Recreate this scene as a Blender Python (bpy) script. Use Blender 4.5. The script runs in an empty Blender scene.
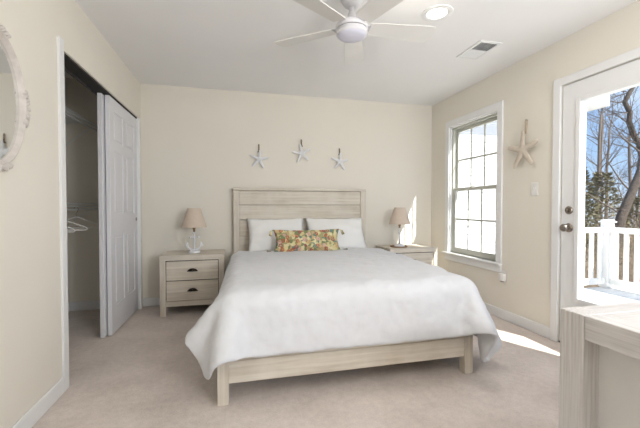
import bpy, bmesh, math, random
from mathutils import Vector, Matrix
import numpy as np

CAN_W = 4.6
SC = bpy.context.scene
COL = SC.collection
PI = math.pi

# ------------------------------------------------------------------ camera
cam_data = bpy.data.cameras.new('camera')
cam_data.sensor_width = 36.0
cam_data.lens = 36.0 * 344.96 / 640.0
cam_data.clip_start = 0.02
cam = bpy.data.objects.new('camera', cam_data)
COL.objects.link(cam)
_yaw, _pitch = 0.2382016, 0.0216478
_f = Vector((math.sin(_yaw) * math.cos(_pitch), math.cos(_yaw) * math.cos(_pitch), -math.sin(_pitch)))
_r = Vector((math.cos(_yaw), -math.sin(_yaw), 0.0))
_u = _r.cross(_f)
cam.matrix_world = Matrix(((_r.x, _u.x, -_f.x, 0.0), (_r.y, _u.y, -_f.y, 0.0),
                           (_r.z, _u.z, -_f.z, 1.102), (0, 0, 0, 1)))
SC.camera = cam
SC.view_settings.view_transform = 'Standard'
SC.view_settings.look = 'None'
SC.view_settings.exposure = 0.0
SC.view_settings.gamma = 1.0
SC.view_settings.use_curve_mapping = False


def srgb(r, g, b):
    def c(v):
        v /= 255.0
        return v / 12.92 if v <= 0.04045 else ((v + 0.055) / 1.055) ** 2.4
    return (c(r), c(g), c(b), 1.0)


# ------------------------------------------------------------------ sky, sun, added fill lamps
world = bpy.data.worlds.new('sky')
SC.world = world
world.use_nodes = True
wt = world.node_tree
wt.nodes.clear()
w_out = wt.nodes.new('ShaderNodeOutputWorld')
w_bg = wt.nodes.new('ShaderNodeBackground')
w_co = wt.nodes.new('ShaderNodeTexCoord')
w_sep = wt.nodes.new('ShaderNodeSeparateXYZ')
w_ramp = wt.nodes.new('ShaderNodeValToRGB')
w_noise = wt.nodes.new('ShaderNodeTexNoise')
w_cr = wt.nodes.new('ShaderNodeValToRGB')
w_mix = wt.nodes.new('ShaderNodeMixRGB')
w_ramp.color_ramp.elements[0].position = 0.0
w_ramp.color_ramp.elements[0].color = srgb(178, 208, 244)
w_ramp.color_ramp.elements[1].position = 0.6
w_ramp.color_ramp.elements[1].color = srgb(104, 160, 232)
w_noise.inputs['Scale'].default_value = 4.0
w_noise.inputs['Detail'].default_value = 6.0
w_cr.color_ramp.elements[0].position = 0.45
w_cr.color_ramp.elements[0].color = (0, 0, 0, 1)
w_cr.color_ramp.elements[1].position = 0.75
w_cr.color_ramp.elements[1].color = (0.8, 0.8, 0.8, 1)
w_mix.inputs[2].default_value = (0.9, 0.93, 0.96, 1)
wt.links.new(w_co.outputs['Generated'], w_sep.inputs[0])
wt.links.new(w_sep.outputs['Z'], w_ramp.inputs[0])
wt.links.new(w_co.outputs['Generated'], w_noise.inputs['Vector'])
wt.links.new(w_noise.outputs['Fac'], w_cr.inputs[0])
wt.links.new(w_cr.outputs[0], w_mix.inputs[0])
wt.links.new(w_ramp.outputs[0], w_mix.inputs[1])
wt.links.new(w_mix.outputs[0], w_bg.inputs['Color'])
w_bg.inputs['Strength'].default_value = 1.3
wt.links.new(w_bg.outputs[0], w_out.inputs[0])

sun_data = bpy.data.lights.new('sun', 'SUN')
sun_data.energy = 11.0
sun_data.angle = 0.009
sun_data.color = (1.0, 0.965, 0.91)
sun = bpy.data.objects.new('sun', sun_data)
COL.objects.link(sun)
sun.rotation_euler = Vector((-0.52, 1.0, -1.2)).to_track_quat('-Z', 'Y').to_euler()


def area(name, loc, direction, sx, sy, watts, color):
    d = bpy.data.lights.new(name, 'AREA')
    d.shape = 'RECTANGLE'
    d.size, d.size_y, d.energy, d.color = sx, sy, watts, color
    o = bpy.data.objects.new(name, d)
    COL.objects.link(o)
    o.location = loc
    o.rotation_euler = Vector(direction).to_track_quat('-Z', 'Y').to_euler()
    return o


# added cool fill lamp, set in the made-up opening behind the camera
area('rear_fill', (1.85, -1.22, 1.45), (-0.6, 1.0, 0.0), 1.15, 1.45, 21.0, (0.73, 0.87, 1.0))
# added fill lamp behind the camera, aimed up to brighten the ceiling
area('ceiling_fill', (1.30, -0.70, 1.45), (-0.15, 0.95, 1.0), 0.5, 0.5, 48.0, (1.0, 0.985, 0.975))
# ------------------------------------------------------------------ helpers

def tag(o, label=None, cat=None, group=None, kind=None):
    if label: o['label'] = label
    if cat: o['category'] = cat
    if group: o['group'] = group
    if kind: o['kind'] = kind
    return o


def empty(name, loc=(0, 0, 0), rz=0.0, label=None, cat=None, group=None):
    o = bpy.data.objects.new(name, None)
    o.empty_display_size = 0.1
    COL.objects.link(o)
    o.location = loc
    o.rotation_euler = (0, 0, rz)
    return tag(o, label, cat, group)


class MB:
    """collects shapes and links them as one mesh object"""
    def __init__(self):
        self.bm = bmesh.new()

    def box(self, a, b, bevel=0.0, seg=2, M=None):
        bm = self.bm
        r = bmesh.ops.create_cube(bm, size=1.0)
        vs = r['verts']
        lo = [min(a[i], b[i]) for i in range(3)]
        hi = [max(a[i], b[i]) for i in range(3)]
        for v in vs:
            v.co = Vector([lo[i] + (v.co[i] + 0.5) * (hi[i] - lo[i]) for i in range(3)])
        if bevel > 0:
            es = list({e for v in vs for e in v.link_edges})
            br = bmesh.ops.bevel(bm, geom=es, offset=bevel, segments=seg, affect='EDGES', profile=0.5)
            vs = list({v for f in br['faces'] for v in f.verts} | {v for v in vs if v.is_valid})
        if M is not None:
            for v in vs: v.co = M @ v.co
        return self

    def tube(self, pts, rad, n=8, cap=True, closed=False):
        bm = self.bm
        pts = [Vector(p) for p in pts]
        if not isinstance(rad, (list, tuple)): rad = [rad] * len(pts)
        rings = []
        m = len(pts)
        prev = None
        for i, p in enumerate(pts):
            if closed:
                t = pts[(i + 1) % m] - pts[i - 1]
            else:
                t = pts[min(i + 1, m - 1)] - pts[max(i - 1, 0)]
            if t.length < 1e-9: t = Vector((0, 0, 1))
            t.normalize()
            if prev is None:
                a = Vector((0, 0, 1)) if abs(t.z) < 0.9 else Vector((1, 0, 0))
                nrm = t.cross(a).normalized()
            else:
                nrm = (prev - t * prev.dot(t))
                nrm = nrm.normalized() if nrm.length > 1e-6 else t.orthogonal().normalized()
            prev = nrm
            b = t.cross(nrm)
            rings.append([bm.verts.new(p + (nrm * math.cos(2 * PI * k / n) + b * math.sin(2 * PI * k / n)) * rad[i]) for k in range(n)])
        last = m if closed else m - 1
        for i in range(last):
            A, B = rings[i], rings[(i + 1) % m]
            for k in range(n):
                bm.faces.new((A[k], A[(k + 1) % n], B[(k + 1) % n], B[k]))
        if cap and not closed:
            bm.faces.new(rings[0][::-1]); bm.faces.new(rings[-1])
        return self

    def lathe(self, prof, n=32, c=(0, 0, 0), M=None, sx=1.0, sy=1.0, cap=True):
        """prof: list of (radius, z)"""
        bm = self.bm
        rings = []
        for r, z in prof:
            if r < 1e-6:
                v = Vector((c[0], c[1], c[2] + z))
                rings.append([bm.verts.new(M @ v if M else v)])
            else:
                ring = []
                for k in range(n):
                    a = 2 * PI * k / n
                    v = Vector((c[0] + r * sx * math.cos(a), c[1] + r * sy * math.sin(a), c[2] + z))
                    ring.append(bm.verts.new(M @ v if M else v))
                rings.append(ring)
        for A, B in zip(rings[:-1], rings[1:]):
            if len(A) == 1 and len(B) == 1: continue
            if len(A) == 1:
                for k in range(n): bm.faces.new((A[0], B[(k + 1) % n], B[k]))
            elif len(B) == 1:
                for k in range(n): bm.faces.new((A[k], A[(k + 1) % n], B[0]))
            else:
                for k in range(n): bm.faces.new((A[k], A[(k + 1) % n], B[(k + 1) % n], B[k]))
        if cap:
            if len(rings[0]) > 1: bm.faces.new(rings[0][::-1])
            if len(rings[-1]) > 1: bm.faces.new(rings[-1])
        return self

    def prism(self, outline, z0, z1, M=None, bevel=0.0):
        bm = self.bm
        f = bm.faces.new([bm.verts.new((x, y, z0)) for x, y in outline])
        r = bmesh.ops.extrude_face_region(bm, geom=[f])
        vs = [v for v in r['geom'] if isinstance(v, bmesh.types.BMVert)]
        for v in vs: v.co.z = z1
        allv = list(f.verts) + vs
        if bevel > 0:
            es = list({e for v in allv for e in v.link_edges})
            br = bmesh.ops.bevel(bm, geom=es, offset=bevel, segments=2, affect='EDGES', profile=0.5)
            allv = list({v for g in br['faces'] for v in g.verts} | {v for v in allv if v.is_valid})
        if M is not None:
            for v in allv: v.co = M @ v.co
        return self

    def build(self, name, mat, parent=None, smooth=None, recalc=True):
        bm = self.bm
        if recalc: bmesh.ops.recalc_face_normals(bm, faces=bm.faces[:])
        me = bpy.data.meshes.new(name)
        bm.to_mesh(me)
        bm.free()
        return link_mesh(name, me, mat, parent, smooth)


def link_mesh(name, me, mat, parent=None, smooth=None):
    mats = mat if isinstance(mat, (list, tuple)) else [mat]
    for m in mats: me.materials.append(m)
    if smooth is not None:
        me.polygons.foreach_set('use_smooth', [True] * len(me.polygons))
        if smooth > 0:
            try: me.set_sharp_from_angle(angle=math.radians(smooth))
            except Exception: pass
    o = bpy.data.objects.new(name, me)
    COL.objects.link(o)
    if parent is not None: o.parent = parent
    return o


def copy_tree(o, parent=None):
    c = o.copy()
    COL.objects.link(c)
    c.parent = parent
    for ch in [x for x in COL.objects if x.parent == o]:
        copy_tree(ch, c)
    return c


def structure(name, mb, mat, label=None, smooth=None, parent=None):
    o = mb.build(name, mat, parent, smooth)
    o['kind'] = 'structure'
    if label: o['label'] = label
    return o

# ------------------------------------------------------------------ materials

def nodes_of(name):
    m = bpy.data.materials.new(name)
    m.use_nodes = True
    nt = m.node_tree
    return m, nt, nt.nodes['Principled BSDF']


def plain(name, col, rough=0.5, metal=0.0, noise=0.04, scale=8.0, bump=0.0, bscale=60.0, spec=0.5, sheen=0.0):
    """base colour with a slight mottling and an optional fine bump"""
    m, nt, b = nodes_of(name)
    b.inputs['Roughness'].default_value = rough
    b.inputs['Metallic'].default_value = metal
    b.inputs['Specular IOR Level'].default_value = spec
    if sheen: b.inputs['Sheen Weight'].default_value = sheen
    tc = nt.nodes.new('ShaderNodeTexCoord')
    n = nt.nodes.new('ShaderNodeTexNoise')
    n.inputs['Scale'].default_value = scale
    n.inputs['Detail'].default_value = 4.0
    r = nt.nodes.new('ShaderNodeValToRGB')
    r.color_ramp.elements[0].position, r.color_ramp.elements[1].position = 0.3, 0.7
    r.color_ramp.elements[0].color = tuple(c * (1 - noise) for c in col[:3]) + (1,)
    r.color_ramp.elements[1].color = tuple(min(1, c * (1 + noise)) for c in col[:3]) + (1,)
    nt.links.new(tc.outputs['Object'], n.inputs['Vector'])
    nt.links.new(n.outputs['Fac'], r.inputs[0])
    nt.links.new(r.outputs[0], b.inputs['Base Color'])
    if bump > 0:
        n2 = nt.nodes.new('ShaderNodeTexNoise')
        n2.inputs['Scale'].default_value = bscale
        n2.inputs['Detail'].default_value = 3.0
        bp = nt.nodes.new('ShaderNodeBump')
        bp.inputs['Strength'].default_value = bump
        bp.inputs['Distance'].default_value = 0.01
        nt.links.new(tc.outputs['Object'], n2.inputs['Vector'])
        nt.links.new(n2.outputs['Fac'], bp.inputs['Height'])
        nt.links.new(bp.outputs[0], b.inputs['Normal'])
    return m


def wood(name, axis, light, dark, rough=0.65, streak=34.0, along=1.6, worn=None):
    """weathered, whitewashed timber with the grain along one axis"""
    m, nt, b = nodes_of(name)
    b.inputs['Roughness'].default_value = rough
    b.inputs['Specular IOR Level'].default_value = 0.3
    tc = nt.nodes.new('ShaderNodeTexCoord')
    mp = nt.nodes.new('ShaderNodeMapping')
    s = [streak] * 3
    s['xyz'.index(axis)] = along
    mp.inputs['Scale'].default_value = s
    n = nt.nodes.new('ShaderNodeTexNoise')
    n.inputs['Scale'].default_value = 1.0
    n.inputs['Detail'].default_value = 7.0
    n.inputs['Roughness'].default_value = 0.62
    r = nt.nodes.new('ShaderNodeValToRGB')
    r.color_ramp.elements[0].position, r.color_ramp.elements[1].position = 0.34, 0.66
    r.color_ramp.elements[0].color = dark
    r.color_ramp.elements[1].color = light
    # broad patches where the wash is thicker
    n2 = nt.nodes.new('ShaderNodeTexNoise')
    n2.inputs['Scale'].default_value = 5.0
    n2.inputs['Detail'].default_value = 3.0
    r2 = nt.nodes.new('ShaderNodeValToRGB')
    r2.color_ramp.elements[0].position, r2.color_ramp.elements[1].position = 0.4, 0.7
    r2.color_ramp.elements[0].color = (0, 0, 0, 1)
    r2.color_ramp.elements[1].color = (0.55, 0.55, 0.55, 1)
    mx = nt.nodes.new('ShaderNodeMixRGB')
    mx.inputs[2].default_value = worn or light
    bp = nt.nodes.new('ShaderNodeBump')
    bp.inputs['Strength'].default_value = 0.25
    bp.inputs['Distance'].default_value = 0.004
    L = nt.links.new
    L(tc.outputs['Object'], mp.inputs[0]); L(mp.outputs[0], n.inputs['Vector'])
    L(n.outputs['Fac'], r.inputs[0]); L(tc.outputs['Object'], n2.inputs['Vector'])
    L(n2.outputs['Fac'], r2.inputs[0]); L(r2.outputs[0], mx.inputs[0])
    L(r.outputs[0], mx.inputs[1]); L(mx.outputs[0], b.inputs['Base Color'])
    L(n.outputs['Fac'], bp.inputs['Height']); L(bp.outputs[0], b.inputs['Normal'])
    return m


def glass_mat(name, tint=(0.97, 0.985, 0.98, 1), gloss=0.06):
    m, nt, b = nodes_of(name)
    nt.nodes.remove(b)
    out = nt.nodes['Material Output']
    tr = nt.nodes.new('ShaderNodeBsdfTransparent')
    tr.inputs[0].default_value = tint
    gl = nt.nodes.new('ShaderNodeBsdfGlossy')
    gl.inputs['Roughness'].default_value = 0.02
    lw = nt.nodes.new('ShaderNodeLayerWeight')
    lw.inputs['Blend'].default_value = 0.5
    pw = nt.nodes.new('ShaderNodeMath'); pw.operation = 'POWER'; pw.inputs[1].default_value = 4.0
    sc = nt.nodes.new('ShaderNodeMath'); sc.operation = 'MULTIPLY_ADD'; sc.inputs[1].default_value = 0.25; sc.inputs[2].default_value = gloss * 0.5
    mx = nt.nodes.new('ShaderNodeMixShader')
    nt.links.new(lw.outputs['Facing'], pw.inputs[0])
    nt.links.new(pw.outputs[0], sc.inputs[0])
    nt.links.new(sc.outputs[0], mx.inputs[0])
    nt.links.new(tr.outputs[0], mx.inputs[1])
    nt.links.new(gl.outputs[0], mx.inputs[2])
    nt.links.new(mx.outputs[0], out.inputs[0])
    return m


def carpet_mat():
    m, nt, b = nodes_of('carpet_pile')
    b.inputs['Roughness'].default_value = 0.95
    b.inputs['Specular IOR Level'].default_value = 0.1
    b.inputs['Sheen Weight'].default_value = 0.15
    tc = nt.nodes.new('ShaderNodeTexCoord')
    L = nt.links.new
    n1 = nt.nodes.new('ShaderNodeTexNoise'); n1.inputs['Scale'].default_value = 3.5; n1.inputs['Detail'].default_value = 5
    n2 = nt.nodes.new('ShaderNodeTexNoise'); n2.inputs['Scale'].default_value = 120.0; n2.inputs['Detail'].default_value = 3
    n3 = nt.nodes.new('ShaderNodeTexNoise'); n3.inputs['Scale'].default_value = 28.0; n3.inputs['Detail'].default_value = 4
    r = nt.nodes.new('ShaderNodeValToRGB')
    r.color_ramp.elements[0].position, r.color_ramp.elements[1].position = 0.3, 0.7
    r.color_ramp.elements[0].color = CARPET_D
    r.color_ramp.elements[1].color = CARPET_L
    a1 = nt.nodes.new('ShaderNodeMath'); a1.operation = 'MULTIPLY_ADD'; a1.inputs[1].default_value = 0.45; a1.inputs[2].default_value = 0.02
    a2 = nt.nodes.new('ShaderNodeMath'); a2.operation = 'MULTIPLY_ADD'; a2.inputs[1].default_value = 0.35
    a3 = nt.nodes.new('ShaderNodeMath'); a3.operation = 'MULTIPLY_ADD'; a3.inputs[1].default_value = 0.25
    for n in (n1, n2, n3): L(tc.outputs['Object'], n.inputs['Vector'])
    L(n1.outputs['Fac'], a1.inputs[0]); L(n2.outputs['Fac'], a2.inputs[0]); L(a1.outputs[0], a2.inputs[2])
    L(n3.outputs['Fac'], a3.inputs[0]); L(a2.outputs[0], a3.inputs[2])
    L(a3.outputs[0], r.inputs[0]); L(r.outputs[0], b.inputs['Base Color'])
    bp = nt.nodes.new('ShaderNodeBump'); bp.inputs['Strength'].default_value = 0.5; bp.inputs['Distance'].default_value = 0.006
    L(a3.outputs[0], bp.inputs['Height']); L(bp.outputs[0], b.inputs['Normal'])
    return m


def floral_mat():
    """printed fabric: scattered round blossoms over leafy yellow-green ground"""
    m, nt, b = nodes_of('floral_print')
    b.inputs['Roughness'].default_value = 0.85
    L = nt.links.new
    tc = nt.nodes.new('ShaderNodeTexCoord')
    mp = nt.nodes.new('ShaderNodeMapping')
    wob = nt.nodes.new('ShaderNodeTexNoise'); wob.inputs['Scale'].default_value = 22.0
    add = nt.nodes.new('ShaderNodeVectorMath'); add.operation = 'MULTIPLY_ADD'
    add.inputs[1].default_value = (0.035, 0.035, 0.035)
    L(tc.outputs['Object'], wob.inputs['Vector']); L(wob.outputs['Color'], add.inputs[0]); L(tc.outputs['Object'], add.inputs[2])
    L(add.outputs[0], mp.inputs[0])
    mp.inputs['Scale'].default_value = (1, 0.35, 1)
    def voro(scale):
        v = nt.nodes.new('ShaderNodeTexVoronoi'); v.inputs['Scale'].default_value = scale
        L(mp.outputs[0], v.inputs['Vector'])
        return v
    def ramp(cols, const=True):
        r = nt.nodes.new('ShaderNodeValToRGB')
        if const: r.color_ramp.interpolation = 'CONSTANT'
        e = r.color_ramp.elements
        e[0].position, e[0].color = cols[0]
        e[1].position, e[1].color = cols[-1]
        for p, c in cols[1:-1]:
            x = e.new(p); x.color = c
        return r
    v1, v2 = voro(19.0), voro(38.0)
    s1 = nt.nodes.new('ShaderNodeSeparateColor'); L(v1.outputs['Color'], s1.inputs[0])
    s2 = nt.nodes.new('ShaderNodeSeparateColor'); L(v2.outputs['Color'], s2.inputs[0])
    blossom = ramp([(0.0, srgb(182, 96, 70)), (0.2, srgb(212, 172, 124)), (0.4, srgb(222, 178, 166)),
                    (0.55, srgb(160, 92, 92)), (0.7, srgb(228, 208, 150)), (0.85, srgb(92, 128, 124))])
    leaf = ramp([(0.0, srgb(170, 162, 116)), (0.25, srgb(214, 202, 150)), (0.45, srgb(128, 138, 96)),
                 (0.6, srgb(226, 214, 170)), (0.8, srgb(204, 176, 134)), (0.92, srgb(112, 140, 128))])
    L(s1.outputs[0], blossom.inputs[0]); L(s2.outputs[1], leaf.inputs[0])
    petal = ramp([(0.0, (0.0, 0.0, 0.0, 1)), (0.13, (1, 1, 1, 1)), (0.22, (0.45, 0.45, 0.45, 1)), (0.30, (1, 1, 1, 1)), (0.42, (0, 0, 0, 1)), (1.0, (0, 0, 0, 1))])
    L(v1.outputs['Distance'], petal.inputs[0])
    mx = nt.nodes.new('ShaderNodeMixRGB')
    L(petal.outputs[0], mx.inputs[0]); L(leaf.outputs[0], mx.inputs[1]); L(blossom.outputs[0], mx.inputs[2])
    L(mx.outputs[0], b.inputs['Base Color'])
    return m


CARPET_D = srgb(190, 177, 168)
CARPET_L = srgb(228, 216, 207)
M_WALL = plain('wall_paint', srgb(234, 228, 216), 0.75, noise=0.012, scale=2.0, bump=0.04, bscale=180, spec=0.25)
M_CEIL = plain('ceiling_paint', srgb(245, 244, 243), 0.85, noise=0.01, scale=2.0, spec=0.2)
M_TRIM = plain('trim_paint', srgb(237, 237, 236), 0.4, noise=0.01, spec=0.4)
M_DOOR = plain('door_paint', srgb(230, 229, 232), 0.45, noise=0.01, spec=0.4)
M_SASH = plain('window_vinyl', srgb(192, 192, 182), 0.45, noise=0.015)
M_GLASS = glass_mat('clear_glass')
M_CARPET = carpet_mat()
W_L, W_D, W_P = srgb(226, 218, 204), srgb(196, 184, 167), srgb(228, 221, 209)
M_WX = wood('whitewashed_wood_x', 'x', W_L, W_D, worn=W_P)
M_WY = wood('whitewashed_wood_y', 'y', W_L, W_D, worn=W_P)
M_WZ = wood('whitewashed_wood_z', 'z', W_L, W_D, worn=W_P)
G_L, G_D, G_P = srgb(222, 219, 216), srgb(190, 185, 181), srgb(226, 224, 222)
M_GX = wood('rough_sawn_wood_x', 'x', G_L, G_D, worn=G_P, streak=120, along=4)
M_GY = wood('rough_sawn_wood_y', 'y', G_L, G_D, worn=G_P, streak=120, along=4)
M_GZ = wood('rough_sawn_wood_z', 'z', G_L, G_D, worn=G_P, streak=120, along=4)
M_PANEL = plain('whitewashed_panel', srgb(222, 220, 217), 0.6, noise=0.05, scale=5, bump=0.1, bscale=40)
M_BRONZE = plain('dark_bronze', srgb(52, 44, 38), 0.4, metal=0.8)
M_NICKEL = plain('satin_nickel', srgb(150, 142, 133), 0.25, metal=1.0)
M_DUVET = plain('white_cotton', srgb(219, 220, 223), 0.9, noise=0.015, scale=14, bump=0.6, bscale=9, spec=0.15, sheen=0.1)
M_PILLOW = plain('white_percale', srgb(243, 242, 239), 0.9, noise=0.01, bump=0.1, bscale=16, spec=0.15)
M_FLORAL = floral_mat()
M_TASSEL = plain('grey_yarn', srgb(140, 132, 122), 0.95)
M_SHADE = plain('linen_shade', srgb(214, 197, 180), 0.95, noise=0.03, scale=60, bump=0.1, bscale=200, spec=0.1)
M_CERAMIC = plain('white_ceramic', srgb(232, 232, 234), 0.2, noise=0.01)
M_BRASS = plain('aged_brass', srgb(140, 112, 78), 0.35, metal=0.9)
M_BROWN = plain('brown_woven_tray', srgb(150, 118, 88), 0.8, noise=0.2, scale=60)
M_FAN = plain('fan_enamel', srgb(226, 225, 228), 0.4, noise=0.01)
M_FANLENS = plain('frosted_lens', srgb(222, 222, 236), 0.5, noise=0.01)
M_BLADE = plain('fan_blade_white', srgb(226, 224, 220), 0.5, noise=0.02)
M_DARK = plain('dark_gap', srgb(40, 38, 36), 0.8)
M_STAR = plain('pale_blue_starfish', srgb(226, 226, 227), 0.6, noise=0.06, scale=40, bump=0.3, bscale=120)
M_STARW = plain('driftwood_starfish', srgb(208, 196, 180), 0.85, noise=0.08, scale=30, bump=0.3, bscale=90)
M_ROPE = plain('jute_rope', srgb(128, 104, 80), 0.95, noise=0.2, scale=150)
M_ROPEL = plain('pale_rope', srgb(196, 180, 158), 0.95, noise=0.1, scale=150)
M_FRAMEW = plain('distressed_white_frame', srgb(208, 200, 193), 0.5, noise=0.10, scale=26, bump=0.2, bscale=60)
M_MIRROR = plain('mirror_silver', (0.86, 0.87, 0.86, 1), 0.02, metal=1.0, noise=0.0)
M_PLASTIC = plain('white_plastic', srgb(236, 234, 230), 0.4, noise=0.005)
M_WIRE = plain('white_coated_wire', srgb(222, 224, 222), 0.4)
M_SIDING = plain('white_siding', srgb(232, 234, 238), 0.55, noise=0.01)
M_DECK = plain('pale_deck_board', srgb(214, 212, 208), 0.7, noise=0.05, scale=12)
M_VINYL = plain('white_vinyl_rail', srgb(245, 243, 238), 0.4, noise=0.005)
M_BARK = plain('grey_bark', srgb(112, 100, 90), 0.95, noise=0.3, scale=24, bump=0.6, bscale=40)
M_OLDBARK = plain('dark_bark', srgb(84, 74, 66), 0.95, noise=0.35, scale=18, bump=0.6, bscale=40)
M_TWIG = plain('pale_twig', srgb(150, 132, 112), 0.95, noise=0.25, scale=20)
M_EVERG = plain('evergreen_needle', srgb(116, 110, 82), 0.85, noise=0.35, scale=9)
M_SOIL = plain('leaf_litter', srgb(140, 122, 98), 0.95, noise=0.3, scale=4, bump=0.6, bscale=20)
M_SHINGLE = plain('grey_shingle', srgb(120, 118, 116), 0.9, noise=0.15, scale=20)
m_, nt_, b_ = nodes_of('lamp_lens')
b_.inputs['Base Color'].default_value = (0.9, 0.9, 0.88, 1)
b_.inputs['Emission Color'].default_value = (1.0, 0.97, 0.92, 1)
b_.inputs['Emission Strength'].default_value = 2.5
M_LENS = m_

# ------------------------------------------------------------------ room shell
XL, XR, YB, YN, H = -1.007, 2.538, 4.138, -1.20, 2.44
WT = 0.12
CX = -1.72          # closet back
O1, O2, OH = 2.385, 4.035, 2.045      # closet opening
WY0, WY1, WZ0, WZ1 = 2.933, 3.734, 0.545, 2.062   # bed-side window opening
DY0, DY1, DZ1 = 1.305, 2.246, 2.065               # glazed door opening

structure('floor', MB().box((CX - 0.1, YN - 0.1, -0.12), (XR + WT, YB + 0.1, 0.0)), M_CARPET, 'beige cut-pile carpet')
structure('ceiling', MB().box((CX - 0.1, YN - 0.1, H), (XR + WT, YB + 0.1, H + 0.12)), M_CEIL, 'flat white ceiling')
structure('wall_back', MB().box((CX - 0.1, YB, 0), (XR + WT, YB + 0.12, H)), M_WALL, 'cream wall behind the bed')
w = MB()
w.box((XL - 0.1, YN, 0), (XL, O1, H)).box((XL - 0.1, O1, OH), (XL, O2, H)).box((XL - 0.1, O2, 0), (XL, YB, H))
structure('wall_left', w, M_WALL, 'cream wall with the closet opening')
w = MB()
w.box((XR, YN, 0), (XR + WT, DY0, H)).box((XR, DY0, DZ1), (XR + WT, DY1, H)).box((XR, DY1, 0), (XR + WT, WY0, H))
w.box((XR, WY0, 0), (XR + WT, WY1, WZ0)).box((XR, WY0, WZ1), (XR + WT, WY1, H)).box((XR, WY1, 0), (XR + WT, YB, H))
structure('wall_right', w, M_WALL, 'cream wall with the window and the glazed door')
NX0, NX1, NZ0, NZ1 = 1.25, 2.45, 0.7, 2.2  # unseen opening, added in this wall to hold the fill lamp
w = MB()
w.box((CX - 0.1, YN - 0.1, 0), (NX0, YN, H)).box((NX1, YN - 0.1, 0), (XR + WT, YN, H))
w.box((NX0, YN - 0.1, 0), (NX1, YN, NZ0)).box((NX0, YN - 0.1, NZ1), (NX1, YN, H))
structure('wall_front', w, M_WALL, 'cream wall behind the camera with an added opening for the fill lamp')
w = MB()
w.box((NX0 - .07, YN, NZ0 - .07), (NX1 + .07, YN + .015, NZ0)).box((NX0 - .07, YN, NZ1), (NX1 + .07, YN + .015, NZ1 + .07))
w.box((NX0 - .07, YN, NZ0), (NX0, YN + .015, NZ1)).box((NX1, YN, NZ0), (NX1 + .07, YN + .015, NZ1))
structure('fill_opening_frame', w, M_TRIM, 'added white frame round the fill lamp opening behind the camera')  # made-up frame round the added opening, out of view
# closet interior
w = MB().box((CX - 0.1, O1 - 0.35, 0), (CX, YB, H)).box((CX, O1 - 0.35, 0), (XL - 0.1, O1 - 0.25, H))
structure('wall_closet', w, M_WALL, 'cream closet interior')

# baseboards
def baseboard(name, a, b, label=None):
    structure(name, MB().box(a, b, 0.006), M_TRIM, label)

BH, BT = 0.095, 0.014
baseboard('baseboard_left', (XL, YN, 0), (XL + BT, O1 - 0.06, BH))
baseboard('baseboard_back', (XL, YB - BT, 0), (XR, YB, BH))
baseboard('baseboard_right', (XR - BT, DY1 + 0.065, 0), (XR, YB - BT, BH))
baseboard('baseboard_closet', (CX, YB - BT, 0), (XL - 0.1, YB, BH))
baseboard('baseboard_closet_rear', (CX, O1 - .25, 0), (CX + BT, YB - BT, BH))

# closet casing
w = MB()
w.box((XL - 0.104, O1 - 0.058, 0), (XL + 0.012, O1 + .003, OH + 0.05), 0.003)
w.box((XL - 0.104, O2 - .004, 0), (XL + 0.010, O2 + 0.05, OH), 0.003)
structure('trim_1', w, M_TRIM, 'white casing on the sides of the closet opening')
w = MB().box((XL - 0.1, O1, OH - 0.012), (XL - 0.012, O2, OH - 0.0005))
w.box((XL - 0.1, O1, OH - 0.035), (XL - 0.094, O2, OH - 0.012))
structure('trim_2', w, M_DARK, 'dark sliding door track in the closet head')


def six_panel(name, x, y0, y1, z0, z1, label):
    """a moulded six-panel slab facing +X, thickness 32 mm"""
    t = 0.032
    d = MB().box((x - t, y0, z0), (x - 0.009, y1, z1))
    W = y1 - y0
    st, mid = 0.105, 0.095
    pw = (W - 2 * st - mid) / 2
    rows = [(0.24, 0.85), (1.035, 1.585), (1.66, 1.92)]
    # stiles and rails stand proud of the recessed fields, butted edge to edge
    d.box((x - 0.01, y0, z0), (x, y0 + st, z1), 0.002)
    d.box((x - 0.01, y1 - st, z0), (x, y1, z1), 0.002)
    zs = [z0] + [q for r in rows for q in r] + [z1]
    for a, b in zip(zs[0::2], zs[1::2]):
        d.box((x - 0.01, y0 + st, a), (x, y1 - st, b), 0.002)
    for a, b in rows:
        d.box((x - 0.01, y0 + st + pw, a), (x, y0 + st + pw + mid, b), 0.002)
    for a, b in rows:
        for yy in (y0 + st, y0 + st + pw + mid):
            d.box((x - 0.012, yy + 0.024, a + 0.024), (x - 0.0015, yy + pw - 0.024, b - 0.024), 0.007, 2)
    return structure(name, d, M_DOOR, label)


d2 = six_panel('door_2', XL - 0.018, 3.23, O2 - 0.005, 0.012, OH - 0.014, 'white six-panel sliding closet door in front')
six_panel('door_3', XL - 0.060, 3.185, O2 - 0.03, 0.012, OH - 0.014, 'white six-panel sliding closet door behind')
MB().lathe([(0.0, 0), (0.018, 0), (0.021, 0.004), (0.014, 0.006), (0.0, 0.003)], 20,
           M=Matrix.Translation((XL - 0.018, 3.985, 0.97)) @ Matrix.Rotation(PI / 2, 4, 'Y')).build('finger_pull', M_NICKEL, d2)

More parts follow.
